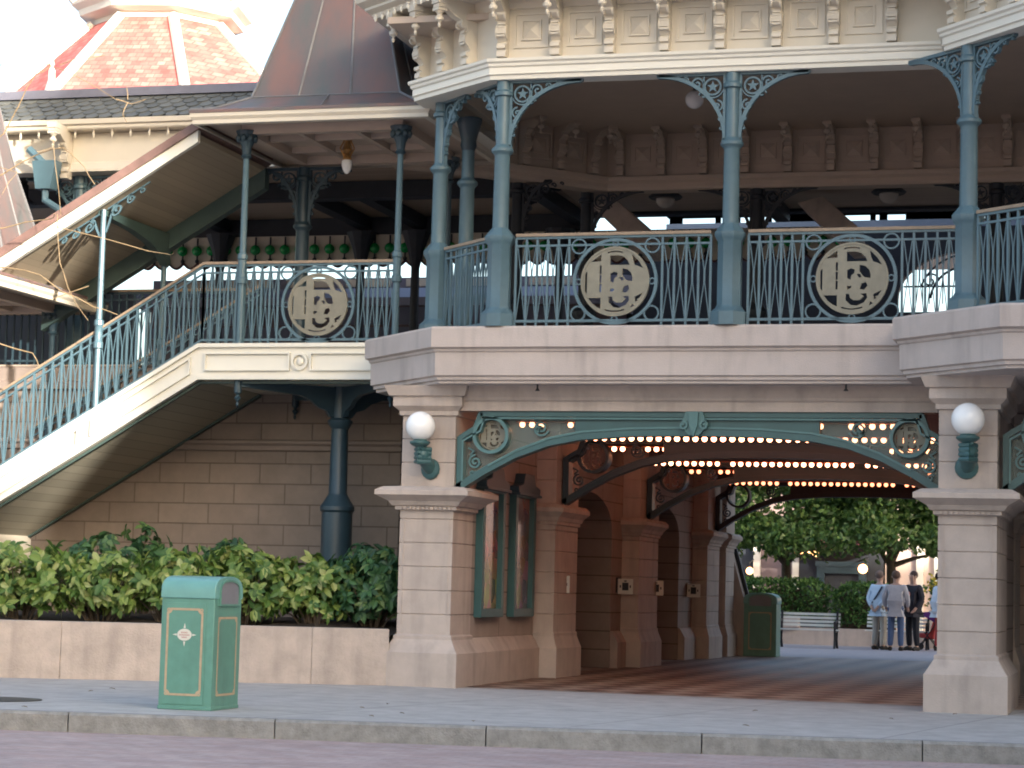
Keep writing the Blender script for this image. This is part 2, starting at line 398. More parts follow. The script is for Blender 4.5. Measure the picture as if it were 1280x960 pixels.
EL, SD = R(14), Vector((.75, -.66, 0)).normalized()
sdir = Vector((SD.x*math.cos(EL), SD.y*math.cos(EL), math.sin(EL)))
sl = bpy.data.lights.new('sun', 'SUN'); sl.energy = 3.4; sl.angle = R(.9); sl.color = (1, .92, .80)
so = bpy.data.objects.new('sun', sl); COL.objects.link(so); so.rotation_euler = sdir.to_track_quat('Z', 'Y').to_euler()
so.location = (20, -30, 40)
wd = bpy.data.worlds.new('World'); S.world = wd; wd.use_nodes = True
wn = wd.node_tree.nodes; wl = wd.node_tree.links
sky = wn.new('ShaderNodeTexSky'); sky.sky_type = 'NISHITA'; sky.sun_disc = False; sky.sun_elevation = EL
sky.sun_rotation = math.atan2(SD.x, SD.y); sky.dust_density = 4; sky.air_density = 1.0; sky.ozone_density = 1.0
wl.new(sky.outputs[0], wn['Background'].inputs[0]); wn['Background'].inputs[1].default_value = .15
S.view_settings.view_transform = 'Standard'; S.view_settings.look = 'None'; S.view_settings.gamma = 1
S.view_settings.exposure = 2.05
S.cycles.use_denoising = True
S.cycles.max_bounces = 8; S.cycles.diffuse_bounces = 4; S.cycles.glossy_bounces = 3; S.cycles.transparent_max_bounces = 12
S.cycles.sample_clamp_indirect = 4
S.cycles.filter_width = 1.9

# ------------------------------------------------------------------ setting: ground sheets
ks = .1627                                                            # kerb direction slope
def ky(x): return 18.09+ks*(x+9.76)
b = MB(); b.add([(-300, -200, -.17), (300, -200, -.17), (300, 300, -.17), (-300, 300, -.17)], [(0, 1, 2, 3)])
tag(b.build('road', 'road'), kind='structure')
b = MB(); x0, x1 = -60, 60
b.add([(x0, ky(x0)+.16, 0), (x1, ky(x1)+.16, 0), (x1, 47, 0), (x0, 47, 0)], [(0, 1, 2, 3)])
tag(b.build('pavement', 'pavement'), kind='structure')
b = MB(); b.add([(-60, 44.05, .004), (60, 44.05, .004), (60, 120, .004), (-60, 120, .004)], [(0, 1, 2, 3)])
tag(b.build('courtyard_paving', 'far_paving'), kind='structure')
b = MB(); b.add([(-8.0, 25.95, .004), (3.4, 25.5, .004), (3.4, 44.0, .004), (-8.0, 44.0, .004)], [(0, 1, 2, 3)])
tag(b.build('passage_floor', 'tiles'), kind='structure')
b = MB(); L = 1.86; t = Vector((1, ks)).normalized(); nn = Vector((-t.y, t.x)); s0 = Vector((-9.76, 18.09))
for i in range(-14, 16):
    a = s0+t*(i*L+.62+.006); c = s0+t*((i+1)*L+.62-.006); r = .02
    for (o0, o1, z0, z1) in ((0, .155, -.3, -.02), (.02, .155, -.02, .003)):
        q = [a+nn*o0, c+nn*o0, c+nn*o1, a+nn*o1]
        q2 = q if o0 else [a+nn*0, c+nn*0, c+nn*o1, a+nn*o1]
        top = [p for p in q2] if o0 else q
        b.add([(p.x, p.y, z0) for p in ([a+nn*0, c+nn*0, c+nn*o1, a+nn*o1])]+[(p.x, p.y, z1) for p in q2],
              [(0, 3, 2, 1), (4, 5, 6, 7), (0, 1, 5, 4), (1, 2, 6, 5), (2, 3, 7, 6), (3, 0, 4, 7)])
tag(b.build('kerb', 'kerb'), kind='structure')
b = MB(); b.lathe([(.42, .003), (.42, .007)], (-10.62, 19.62, 0), 28)
tag(b.build('drain_cover', 'black'), 'round dark drain cover in the pavement at the left edge', 'drain cover')

# ------------------------------------------------------------------ planter with shrubs
pa, pb = Vector((-19, 21.18)), Vector((-8.70, 25.60))
pt = (pb-pa).normalized(); pn = Vector((-pt.y, pt.x))
pl = thing('planter', 'long low pinkish stone planter wall with stained face and dark soil', 'planter', (-12, 24.3, 0))
b = MB()
L = (pb-pa).length; k = 0; d = 0.0
while d < L:
    e = min(L, d+1.47)
    a, c = pa+pt*(d+.0015), pa+pt*(e-.0015)
    q = [a, c, c+pn*.26, a+pn*.26]
    b.add([(p.x, p.y, -.05) for p in q]+[(p.x, p.y, .67) for p in q], [(0, 3, 2, 1), (4, 5, 6, 7), (0, 1, 5, 4), (1, 2, 6, 5), (2, 3, 7, 6), (3, 0, 4, 7)])
    d = e
b.build('stone_wall', 'planter', pl, bevel=.007)
b = MB(); q0, q1 = pa+pn*.255, pb+pn*.255
nx = 40; ny = 10
for j in range(ny+1):
    for i in range(nx+1):
        p = q0.lerp(q1, i/nx); yy = p.y+(29.38-p.y)*j/ny
        b.v.append((p.x, yy, .58+random.uniform(-.02, .03)+.04*min(j, 3)))
for j in range(ny):
    for i in range(nx): b.f.append((j*(nx+1)+i, j*(nx+1)+i+1, (j+1)*(nx+1)+i+1, (j+1)*(nx+1)+i))
b.build('soil', 'soil', pl)

def leaf(b, p, d, up, L, w):
    """one folded leaf from p along d"""
    sd = d.cross(up)
    if sd.length < 1e-4: sd = d.orthogonal()
    sd.normalize(); nrm = sd.cross(d).normalized()
    a = p; m1 = p+d*L*.32; m2 = p+d*L*.72-nrm*L*.07; e = p+d*L-nrm*L*.18
    fold = nrm*w*.16
    b.add([a, m1+sd*w*.5+fold, m1, m1-sd*w*.5+fold, m2+sd*w*.42+fold, m2, m2-sd*w*.42+fold, e],
          [(0, 1, 2), (0, 2, 3), (1, 4, 5, 2), (2, 5, 6, 3), (4, 7, 5), (5, 7, 6)])
def rv(): 
    while True:
        v = Vector((random.uniform(-1, 1), random.uniform(-1, 1), random.uniform(-1, 1)))
        if .05 < v.length < 1: return v.normalized()

SHR = 'shrubs growing in the stone planter'
def shrub(x, y, z, rx, ry, h, label, mat='laurel', clusters=150, L=.155):
    t = thing('laurel_shrub', label, 'shrub', (x, y, z), SHR)
    st = MB(); fo = MB(); c0 = Vector((0, 0, 0))
    for k in range(clusters):
        v = rv(); rad = random.random()**.4
        p = Vector((v.x*rx*rad, v.y*ry*rad, h*.52+v.z*h*.46*rad))
        if p.z < .24: p.z = .24+random.random()*.12
        if k % 4 == 0:
            st.tube([(p.x*.15, p.y*.15, -.08), (p.x*.55, p.y*.55, p.z*.55), tuple(p)], [.014, .009, .004], 5)
        out = Vector((p.x/rx, p.y/ry, .5*(p.z-h*.4)/h+.25)).normalized()
        tilt = (out+rv()*.5).normalized()
        for q in range(random.randint(6, 9)):
            a = 2*pi*q/8+random.random()*.6
            o = tilt.orthogonal().normalized(); o2 = tilt.cross(o)
            dd = ((o*math.cos(a)+o2*math.sin(a))*.9+tilt*random.uniform(-.1, .7)+Vector((0, 0, -.5))).normalized()
            leaf(fo, p, dd, tilt, L*random.uniform(.55, 1.2), L*.50*random.uniform(.8, 1.15))
    st.build('stems', 'bark', t, loc=(x, y, z)); fo.build('foliage', mat, t, loc=(x, y, z), smooth=False)
    return t
shrub(-13.3, 25.05, .60, .85, .55, 1.02, 'yellow-green laurel shrub cut by the left edge of the photo')
shrub(-12.35, 25.3, .60, .72, .52, 1.02, 'broad yellow-green laurel shrub second from the left edge', clusters=140)
shrub(-11.55, 25.6, .60, .66, .52, 1.0, 'pale yellow-green laurel shrub just left of the green litter bin', clusters=136)
shrub(-10.75, 25.98, .60, .68, .52, 1.08, 'tall bright laurel shrub directly behind the green litter bin', clusters=140)
shrub(-9.95, 26.33, .62, .62, .5, 1.0, 'mid green laurel shrub right of the bin in front of the iron column', clusters=132)
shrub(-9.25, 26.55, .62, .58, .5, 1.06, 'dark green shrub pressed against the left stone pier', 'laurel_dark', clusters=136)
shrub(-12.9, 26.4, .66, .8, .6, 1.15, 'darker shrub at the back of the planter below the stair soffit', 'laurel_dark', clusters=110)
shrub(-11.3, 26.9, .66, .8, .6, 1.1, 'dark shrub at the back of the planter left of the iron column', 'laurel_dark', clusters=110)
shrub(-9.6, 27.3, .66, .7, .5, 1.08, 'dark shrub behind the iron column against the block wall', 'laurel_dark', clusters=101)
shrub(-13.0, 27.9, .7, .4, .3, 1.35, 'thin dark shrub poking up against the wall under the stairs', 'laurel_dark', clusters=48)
shrub(-9.68, 25.72, .60, .24, .17, .36, 'small bright seedling at the planter edge near the left pier', clusters=7, L=.13)

b = MB(); random.seed(21)
for i in range(16):
    x = random.uniform(-12.5, -1); y = ky(x)+random.uniform(.3, 5.2)
    if y > 24.2 and x > -3: continue
    if y > 21.18+(x+19)*.4292-.15 and x < -8.6: y = 21.18+(x+19)*.4292-random.uniform(.05, .4)
    if y < ky(x)+.3 or y > 25.4: continue
    a = random.random()*6.28; leaf(b, Vector((x, y, .012)), Vector((math.cos(a), math.sin(a), .05)).normalized(), Z_, random.uniform(.04, .08), .035)
tag(b.build('fallen_leaves', paint('dry_leaf', (.17, .12, .05), .8, .4, 9), smooth=False), 'few small dry leaves scattered over the pavement', 'leaves', kind='stuff')
# ------------------------------------------------------------------ litter bins
def litter_bin(loc, label):
    t = thing('litter_bin', label, 'litter bin', loc, 'green litter bins')
    w, d, hb, ht = .265, .32, 1.03, 1.235
    b = MB(); b.box(-w, w, -d, d, .02, hb)
    b.box(-w-.006, w+.006, -d-.006, d+.006, 0, .035)
    b.build('body', 'bin_green', t, loc=loc, bevel=.008)
    prof = [(-d-.012, hb-.005), (-d-.012, hb+.04)]+[((d+.012)*math.copysign(abs(math.cos(R(180-a)))**.72, math.cos(R(180-a))), hb+.04+(ht-hb-.04)*math.sin(R(a))**.72) for a in range(8, 173, 6)]+[(d+.012, hb+.04), (d+.012, hb-.005)]
    b = MB(); b.prism(prof, (Vector((0, 0, 0)), Y_, Z_, X_), -w-.008, w+.008)
    b.build('hood', 'bin_hood', t, loc=loc, bevel=.008)
    # flap opening on the short end
    fl = [(-.225, hb-.06), (.225, hb-.06), (.225, hb+.06)]+[(.225*math.copysign(abs(math.cos(R(a)))**.75, math.cos(R(a))), hb+.06+.105*math.sin(R(a))**.75) for a in range(10, 180, 10)]+[(-.225, hb+.06)]
    b = MB(); b.prism(fl, (Vector((0, 0, 0)), Y_, Z_, X_), w-.02, w+.012)
    b.build('flap', 'bin_flap', t, loc=loc)
    b = MB(); b.strip(fl, .018, .03, (Vector((0, 0, 0)), Y_, Z_, X_), True, w+.008)
    b.build('flap_surround', 'bin_green', t, loc=loc)
    fr = (Vector((0, -d, 0)), X_, Z_, -Y_)
    b = MB(); b.prism([(-.235, .05), (.185, .05), (.185, .985), (-.235, .985)], fr, 0, .008); dr = b.build('door', 'bin_green', t, loc=loc, bevel=.003)
    def bord(fr, x0, x1, z0, z1, n0):
        b = MB(); r = .035
        pts = arc(x0, z0, r, 90, 0, 5)+arc(x1, z0, r, 180, 90, 5)+arc(x1, z1, r, 270, 180, 5)+arc(x0, z1, r, 360, 270, 5)
        b.strip(pts, .020, .003, fr, True, n0); 
        for cx, cz in ((x0, z0), (x1, z0), (x1, z1), (x0, z1)): b.strip(circ(cx+(.008 if cx == x0 else -.008), cz+(.008 if cz == z0 else -.008), .012, 10), .012, .003, fr, True, n0)
        return b
    bord(fr, -.195, .15, .14, .925, .0105).build('gold_border', 'bin_gold', t, loc=loc)
    bord((Vector((w, 0, 0)), Y_, Z_, X_), -.215, .215, .14, .85, .0025).build('gold_border', 'bin_gold', t, loc=loc)
    b = MB(); b.prism([(-.0225+.072*math.cos(R(a)), .69+.055*math.sin(R(a))) for a in range(0, 360, 15)], fr, .0085, .012)
    for dx, dz, q in ((1, 0, .042), (-1, 0, .042), (0, 1, .045), (0, -1, .045)):
        bx, bz = -.0225+dx*.078, .69+dz*.062
        b.prism([(bx-dz*.010, bz-dx*.010), (bx+dx*q, bz+dz*q), (bx+dz*.010, bz+dx*.010)][::1 if dx+dz > 0 else -1], fr, .0085, .011)
    md = b.build('medallion', 'ivory', dr, loc=loc)
    md.location = (0, 0, 0)
    b = MB()
    for row, (z, n) in enumerate(((.712, 5), (.69, 8), (.668, 4))):
        for q in range(n):
            cx = -.0225+(q-(n-1)/2)*.0135
            b.prism([(cx-.0045, z-.007), (cx+.0045, z-.007), (cx+.0045, z-.002), (cx-.001, z-.001), (cx-.001, z+.007), (cx-.0045, z+.007)], fr, .012, .0135)
    lt = b.build('lettering', 'red_letter', t, loc=loc)
    return t
bin1 = litter_bin((-8.525, 19.60, 0), 'large green litter bin with gold border standing at the kerb')
bin2 = copy_tree(bin1, None, (-7.19, 43.75, 0), R(-90), 'shaded dark green litter bin at the far end of the passage')

# ------------------------------------------------------------------ the station building
ST = thing('station_building', 'Victorian railway station with cream cornice, iron balcony and stone arcade', 'station', (-5, 25.5, 0))
def P(b, name, mat, **k): return b.build(name, mat, ST, **k)

# balcony slab
slab = [(-9.45, 29.35), (-9.45, 26.50), (-8.14, 25.15), (-2.66, 25.15), (-2.66, 24.60), (-1.44, 23.45), (2.6, 23.45), (3.8, 24.6), (3.8, 25.15), (9, 25.15), (9, 29.35)]
prof = [(-.15, 3.60), (-.15, 3.63), (-.115, 3.64), (-.115, 3.675), (-.08, 3.69), (-.075, 3.96), (-.055, 3.975), (-.05, 4.0), (-.004, 4.02), (0, 4.24), (-.02, 4.265)]
b = MB(); b.sweep(slab, prof, True); P(b, 'balcony_slab', 'stone_slab', smooth=False)
b = MB(); b.box(-9.3, 9, 29.36, 43.9, 3.72, 4.26); b.box(-20, -9.32, 29.42, 43.9, 3.9, 4.26); P(b, 'platform_floor', 'tan')
# passage ceiling and lintels
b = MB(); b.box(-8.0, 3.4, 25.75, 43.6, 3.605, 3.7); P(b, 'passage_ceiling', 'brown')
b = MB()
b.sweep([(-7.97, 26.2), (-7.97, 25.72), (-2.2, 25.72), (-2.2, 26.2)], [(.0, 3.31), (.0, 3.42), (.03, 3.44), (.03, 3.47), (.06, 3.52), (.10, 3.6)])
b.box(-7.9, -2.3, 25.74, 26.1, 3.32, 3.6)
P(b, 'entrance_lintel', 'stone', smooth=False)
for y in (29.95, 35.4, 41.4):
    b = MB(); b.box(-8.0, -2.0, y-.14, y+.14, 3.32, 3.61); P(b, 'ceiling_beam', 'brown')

def pier(x0, x1, y0, y1, top=3.6, capz=2.1, k=1.0):
    b = MB(); path = [(x0, y0), (x1, y0), (x1, y1), (x0, y1)]
    pr = [(.13*k, 0), (.13*k, .40), (.115*k, .42), (.03*k, .56), (.03*k, .60), (0, .62)]
    z = .62
    joints = [z0 for z0 in (.86, 1.145, 1.43, 1.715, 2.0) if z0 < capz-.05]
    for j in joints: pr += [(0, j-.008), (-.014, j), (0, j+.008)]
    pr += [(0, capz), (.05*k, capz+.01), (.05*k, capz+.05), (.085*k, capz+.06), (.12*k, capz+.11), (.21*k, capz+.16), (.25*k, capz+.18), (.25*k, capz+.235), (.17*k, capz+.28), (0, capz+.295)]
    if top > capz+.5:
        for j in (2.68, 2.965):
            if j < top-.4: pr += [(0, j-.008), (-.014, j), (0, j+.008)]
        pr += [(0, top-.36), (.035*k, top-.35), (.035*k, top-.30), (.10*k, top-.24), (.10*k, top-.13), (.14*k, top-.12), (.19*k, top)]
    b.sweep(path, pr, True)
    # beaded edge strips on the lower front face
    for xx in (x0+.05, x1-.05):
        b.box(xx-.006, xx+.006, y0-.008, y0+.001, .72, capz-.08)
    n = int((x1-x0)/.055)
    for q in range(n):                                               # egg moulding under the cap
        cx = x0+(q+.5)*(x1-x0)/n
        b.box(cx-.016, cx+.016, y0-.075*k, y0-.04*k, capz+.012, capz+.046)
    return P(b, 'stone_pier', 'stone', smooth=False)
pier(-8.65, -7.98, 25.72, 26.55)
pier(-2.14, -1.52, 24.53, 26.4)
pier(3.4, 4.1, 24.53, 26.4)
for (y0, y1) in ((29.6, 30.85), (34.9, 36.35), (40.7, 41.9), (42.6, 43.5)):
    pier(-8.25, -7.72, y0, y1, 3.6, 2.07, .55)
    pier(-2.1, -1.6, y0, y1, 3.6, 2.07, .55)
# side walls of the passage with arched side openings
def opening_wall(x0, x1):
    b = MB()
    for (y0, y1) in ((26.56, 31.15), (34.15, 36.85), (39.45, 43.55)): b.box(x0, x1, y0, y1, 0, 3.6)
    for (y0, y1, za) in ((31.15, 34.15, 2.15), (36.85, 39.45, 2.15)):
        c = (y0+y1)/2; rr_ = (y1-y0)/2
        poly = [(y0, 3.6), (y0, za)]+[(c-rr_*math.cos(R(a)), za+.52*math.sin(R(a))) for a in range(10, 180, 10)]+[(y1, za), (y1, 3.6)]
        b.prism(poly, (Vector((0, 0, 0)), Y_, Z_, X_), x0, x1)
    return b
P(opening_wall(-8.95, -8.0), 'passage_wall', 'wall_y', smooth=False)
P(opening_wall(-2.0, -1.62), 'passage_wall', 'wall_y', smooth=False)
for (y0, y1) in ((26.56, 29.5), (34.2, 34.8), (39.5, 40.6)):
    b = MB(); b.prism([(-8.04, 0), (-7.88, 0), (-7.88, .40), (-7.97, .56), (-8.04, .60)], FX(0, 0, 0), -y1, -y0)
    P(b, 'wall_plinth', 'stone', smooth=False)
b = MB(); b.box(-9.95, -9.7, 30.5, 40, 0, 3.6); b.box(-9.7, -8.95, 30.5, 31.0, 0, 3.6); b.box(-9.7, -8.95, 34.6, 36.5, 0, 3.6); b.box(-9.7, -8.95, 39.7, 40, 0, 3.6)
P(b, 'recess_wall', 'wall_y')
for (y0, y1) in ((31.4, 33.9), (37.0, 39.3)):
    b = MB(); b.box(-9.69, -9.6, y0, y1, 0, 2.5); P(b, 'recess_door', 'night')
b = MB(); b.prism([(-7.98, 0), (-7.98, 2.05), (-7.80, 2.05), (-7.25, .1), (-7.25, 0)], FX(0, 0, 0), -44.1, -43.62); P(b, 'end_buttress', 'stone', smooth=False)
b = MB(); b.strip([(-7.77, 2.1), (-7.20, .08)], .07, .10, FX(0, 43.86, 0)); P(b, 'sloping_rail', 'night')
b = MB(); b.box(3.4, 3.6, 26.4, 43.5, 0, 3.6); P(b, 'passage_wall', 'wall_y')
# rear block wall behind the planter
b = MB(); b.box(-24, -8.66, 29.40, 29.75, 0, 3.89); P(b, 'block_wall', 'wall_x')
b = MB(); b.sweep([(-24, 29.40), (-8.7, 29.40)], [(.0, 3.02), (.05, 3.04), (.05, 3.10), (.09, 3.13), (.09, 3.17), (0, 3.19)])
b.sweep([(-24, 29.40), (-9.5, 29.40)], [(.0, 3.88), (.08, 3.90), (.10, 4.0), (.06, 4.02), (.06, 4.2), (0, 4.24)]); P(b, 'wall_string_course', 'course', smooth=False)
b = MB(); b.box(-8.95, -8.66, 26.56, 29.39, 0, 3.6); P(b, 'return_wall', 'wall_y')

# arch frames across the passage
def arch_frame(x0, x1, y, mat='teal', trim='teal_light', z=0, med=True, pane=True):
    cx = (x0+x1)/2; hw = (x1-x0)/2
    pts = [(1, 2.36), (.995, 2.386), (.876, 2.602), (.754, 2.788), (.616, 2.935), (.478, 3.015), (.27, 3.058), (.1, 3.068)]
    full = [(-p[0]*hw, p[1]) for p in pts]+[(0, 3.07)]+[(p[0]*hw, p[1]) for p in pts[::-1]]
    fr = FX(cx, y, z)
    b = MB()
    b.strip(full[1:-1], .085, .20, fr)
    b.box(x0+.28, x1-.28, y-.10, y+.10, 3.245, 3.312)
    for s in (-1, 1):
        b.strip([(s*(hw-.03), 2.38), (s*(hw-.03), 2.98), (s*(hw-.10), 3.03), (s*(hw-.22), 3.10), (s*(hw-.29), 3.29)], .06, .20, fr)
    web = [(-hw*.50, 3.25), (-hw*.50, 3.02)]+[(p[0]*s_*hw, p[1]) for s_ in (-1,) for p in pts if p[0] < .5]+[(0, 3.07)]+[(p[0]*hw, p[1]) for p in pts[::-1] if p[0] < .5]+[(hw*.50, 3.02), (hw*.50, 3.25)]
    b.prism(web, fr, -.06, .06)
    o = P(b, 'arch_frame', mat)
    b = MB()
    b.strip([(p[0]*.985, p[1]+.052) for p in full[2:-2]], .024, .23, fr)
    b.strip([(-hw+.34, 3.225), (hw-.34, 3.225)], .022, .23, fr)
    for s in (-1, 1):
        b.strip([(s*(hw-.075), 2.47), (s*(hw-.075), 2.95), (s*(hw-.29), 3.07), (s*(hw-.34), 3.225)], .022, .23, fr)
        b.strip(circ(s*(hw-.42), 3.02, .205, 36), .04, .23, fr, True)
        for (sx, sz, r_, a_, fl) in ((hw-1.02, 3.115, .10, 200, s), (hw-.21, 2.70, .085, 90, -s)):
            b.strip([(p[0]*1, p[1]) for p in spiral(s*sx, sz, r_, a_ if s > 0 else 180-a_, 1.7, 26, fl)], .022, .05, fr)
            b.strip(spiral(s*sx+.03*s, sz-.13 if sz < 3 else sz-.02, r_*.5, 30, 1.2, 14, -fl), .018, .05, fr)
            b.strip([(s*(sx+.07), sz+.08), (s*(sx+.02), sz+.13 if sz < 3 else sz+.09), (s*(sx+.09), sz+.17 if sz < 3 else sz+.10)], .018, .05, fr)
    b.build('scroll_trim', trim, o)
    if med:
        for s in (-1, 1):
            O = Vector((cx+s*(hw-.42), y, 3.02+z)); monogram(o, (O, X_, Z_, -Y_), .175, 'emblem' if trim == 'teal_light' else 'brown', .03, 'medallion')
    if pane:
        for s in (-1, 1):
            poly = [(s*hw*.97, 2.47), (s*hw*.97, 2.97), (s*(hw-.3), 3.07), (s*(hw-.36), 3.24), (s*.5, 3.24)]+[(s*p[0]*hw, p[1]+.03) for p in pts[::-1] if .2 < p[0] < .96]
            b = MB(); b.prism(poly[::-s], fr, -.035, -.03); b.build('glass_pane', 'pane', o, smooth=False)
    return o, cx
for (y, m_, t_, med) in ((25.86, 'teal', 'teal_light', 1), (29.95, 'dark_teal', 'dark_teal', 1), (35.4, 'dark_teal', 'dark_teal', 1), (41.4, 'night', 'night', 0)):  # last frame near black: its backlit silhouette put into the paint
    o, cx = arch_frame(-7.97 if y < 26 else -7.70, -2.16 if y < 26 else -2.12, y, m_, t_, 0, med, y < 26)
    if y < 26:
        b = MB(); fr = FX(cx, y-.11, 0)
        b.prism([(-.10, 3.31), (-.13, 3.22), (-.17, 3.16), (-.12, 3.10), (-.06, 3.03), (.06, 3.03), (.12, 3.10), (.17, 3.16), (.13, 3.22), (.10, 3.31)], fr, -.06, .05)
        b.prism([(-.055, 3.30), (-.05, 3.15), (0, 3.00), (.05, 3.15), (.055, 3.30)], fr, .0, .09)
        for s in (-1, 1): b.strip(spiral(s*.125, 3.145, .055, 90, 1.2, 12, s), .025, .09, fr, False, .04)
        b.build('leaf_keystone', 'teal_light', o, bevel=.008)
arch_frame(-1.48, 3.4, 24.95)

# columns of the balcony with pierced spandrel brackets
def bracket_mesh(reach=.88, drop=.80, mat='bluegrey'):
    b = MB(); fr = (Vector((0, 0, 0)), X_, Z_, -Y_)
    arcp = [(.085+(reach-.085)*(1-math.cos(R(a))), -drop+(drop-.03)*math.sin(R(a))) for a in range(0, 91, 6)]
    b.strip(arcp, .045, .06, fr); b.strip([(.06, -.02), (reach+.02, -.02)], .04, .06, fr); b.strip([(.095, -drop-.02), (.095, -.02)], .03, .05, fr)
    b.strip(circ(.235, -.17, .095, 20), .022, .045, fr, True)
    star = [(.235+(.075 if k % 2 == 0 else .03)*math.cos(R(90+36*k)), -.17+(.075 if k % 2 == 0 else .03)*math.sin(R(90+36*k))) for k in range(10)]
    b.prism(star, fr, -.015, .015)
    b.strip(spiral(.42, -.13, .075, 180, 1.4, 20, -1), .02, .045, fr); b.strip(spiral(.175, -.40, .07, 90, 1.4, 20, 1), .02, .045, fr)
    b.strip(spiral(.56, -.085, .04, 180, 1.1, 14, -1), .016, .045, fr); b.strip(spiral(.145, -.55, .035, 90, 1.1, 14, 1), .016, .045, fr)
    b.strip(spiral(.345, -.265, .05, 0, 1.2, 14, 1), .016, .045, fr); b.strip(spiral(.68, -.062, .03, 180, 1, 12, -1), .014, .045, fr); b.strip(spiral(.135, -.66, .028, 90, 1, 12, 1), .014, .045, fr); b.strip(arc(.235, -.17, .13, 200, 330, 12), .014, .04, fr)
    b.strip([(.33, -.24), (.30, -.30), (.22, -.30)], .02, .045, fr); b.strip([(.34, -.05), (.345, -.20), (.36, -.28)], .018, .045, fr)
    b.prism([(.075, -drop+.02), (.115, -drop+.02), (.12, -drop-.05), (.10, -drop-.09), (.075, -drop-.12)], fr, -.03, .03)
    return b
BR = {}
def column(x, y, z0, ztop, angs, mat='bluegrey', ped=True, name='column', rot8=0):
    L = (x, y, z0); h = ztop-z0
    b = MB(); ph = pi/8+rot8
    if ped:
        b.lathe([(.215, 0), (.215, .15), (.19, .18), (.165, .20), (.145, .24), (.145, .97), (.165, 1.0), (.185, 1.04), (.185, 1.08), (.13, 1.15), (.095, 1.19)], (0, 0, 0), 8, ph)
    else: b.lathe([(.10, 0), (.10, 1.2)], (0, 0, 0), 12)
    b.lathe([(.098, 1.18), (.093, h-.92), (.10, h-.9), (.135, h-.865), (.135, h-.835), (.10, h-.80), (.085, h-.78), (.080, h-.2), (.115, h-.19), (.115, h-.15), (.09, h-.12), (.09, h)], (0, 0, 0), 14)
    c = P(b, name, mat, loc=L)
    for a, reach in angs:
        key = (round(reach, 2), mat)
        if key not in BR: BR[key] = bracket_mesh(reach)
        q = MB(); q.v = [(v[0], v[1], v[2]+h) for v in BR[key].v]; q.f = BR[key].f
        o = q.build('spandrel_bracket', mat, c, loc=L, rot=R(a))
        o.location = (0, 0, 0)
    return c
ch = math.degrees(math.atan2(26.37-25.29, -8.48+7.37))                 # direction of the left chamfer
column(-7.37, 25.32, 4.265, 7.235, [(0, .95), (ch, .62)])
column(-8.47, 26.36, 4.265, 7.235, [(ch+180, .62)])
column(-4.60, 25.30, 4.265, 7.235, [(0, .88), (180, .88)])
column(-1.84, 24.46, 4.265, 7.235, [(-43.5, .70), (137, .95)])
column(1.5, 23.75, 4.265, 7.235, [(180, .88)])
column(-8.42, 27.35, 4.265, 7.235, [], 'bluegrey', False)
b = MB(); b.lathe([(.085, 2.55), (.11, 2.62), (.10, 2.68), (.13, 2.80), (.17, 2.93), (.17, 2.97)], (0, 0, 0), 12); P(b, 'column_capital', 'dark_teal', loc=(-8.42, 27.35, 4.265))
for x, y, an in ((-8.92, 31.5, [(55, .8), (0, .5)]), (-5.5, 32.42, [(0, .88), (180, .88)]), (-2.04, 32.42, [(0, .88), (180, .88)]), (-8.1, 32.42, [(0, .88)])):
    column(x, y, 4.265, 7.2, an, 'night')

# railings
def railing(p0, p1, za, zb=None, emblem=None, h=1.08, pitch=.135, post=False, parent=None, mat='bluegrey', simple=False, zr=None):
    parent = parent or ST
    zb = za if zb is None else zb
    A = Vector((p0[0], p0[1], za)); B = Vector((p1[0], p1[1], zb)); D = B-A; L = math.hypot(D.x, D.y)
    U = Vector((D.x/L, D.y/L, D.z/L)); N = Vector((D.y, -D.x, 0)).normalized(); fr = (A, U, Z_, N)
    b = MB()
    b.strip([(0, .07), (L, .07)], .03, .035, fr); b.strip([(0, h-.115), (L, h-.115)], .024, .03, fr); b.strip([(0, h-.02), (L, h-.02)], .03, .04, fr)
    segs = [(0, L)] if emblem is None else [(0, emblem-.56), (emblem+.56, L)]
    for (s0, s1) in segs:
        n = max(1, round((s1-s0)/pitch)); st = (s1-s0)/n
        for k in range(n+1): b.strip([(s0+k*st, .01), (s0+k*st, h-.02)], .027, .024, fr)
        if not simple:
            for k in range(n):
                a, c, m = s0+k*st, s0+(k+1)*st, s0+(k+.5)*st
                b.strip([(a+.01, .08), (m-.005, .50), (m-.005, .66), (a+.018, h-.12)], .0105, .012, fr)
                b.strip([(c-.01, .08), (m+.005, .50), (m+.005, .66), (c-.018, h-.12)], .0105, .012, fr)
    o = b.build('railing', mat, parent)
    if emblem is not None:
        b = MB(); e = emblem; zc = .53
        b.strip(circ(e, zc, .492, 48), .036, .035, fr, True)
        for q in (0, 90, 180, 270): b.strip(circ(e+.442*math.cos(R(q)), zc+.442*math.sin(R(q)), .034, 12), .014, .025, fr, True)
        for sx in (-1, 1):
            for sz in (0, 1): b.strip(circ(e+sx*.44, .155 if sz == 0 else h-.13, .085, 18), .018, .028, fr, True)
        b.build('emblem_ring', mat, o)
        O = A+U*e+Z_*zc; monogram(o, (O, U, Z_, N), .40)
        b = MB(); b.strip(circ(e, zc, .40, 40), .024, .04, fr, True); b.build('emblem_rim', 'emblem', o)
    b = MB(); b.strip([(0, h+.012), (L, h+.012)], .035, .075, fr); b.build('handrail', 'handrail', o)
    return o
z = 4.265
railing((-7.16, 25.30), (-4.82, 25.28), z, emblem=1.21)
railing((-4.38, 25.28), (-1.98, 25.26), z, emblem=1.19)
railing((-8.32, 26.22), (-7.55, 25.48), z)
railing((-1.72, 24.30), (-.95, 23.68), z)
railing((-.95, 23.68), (1.3, 23.68), z)
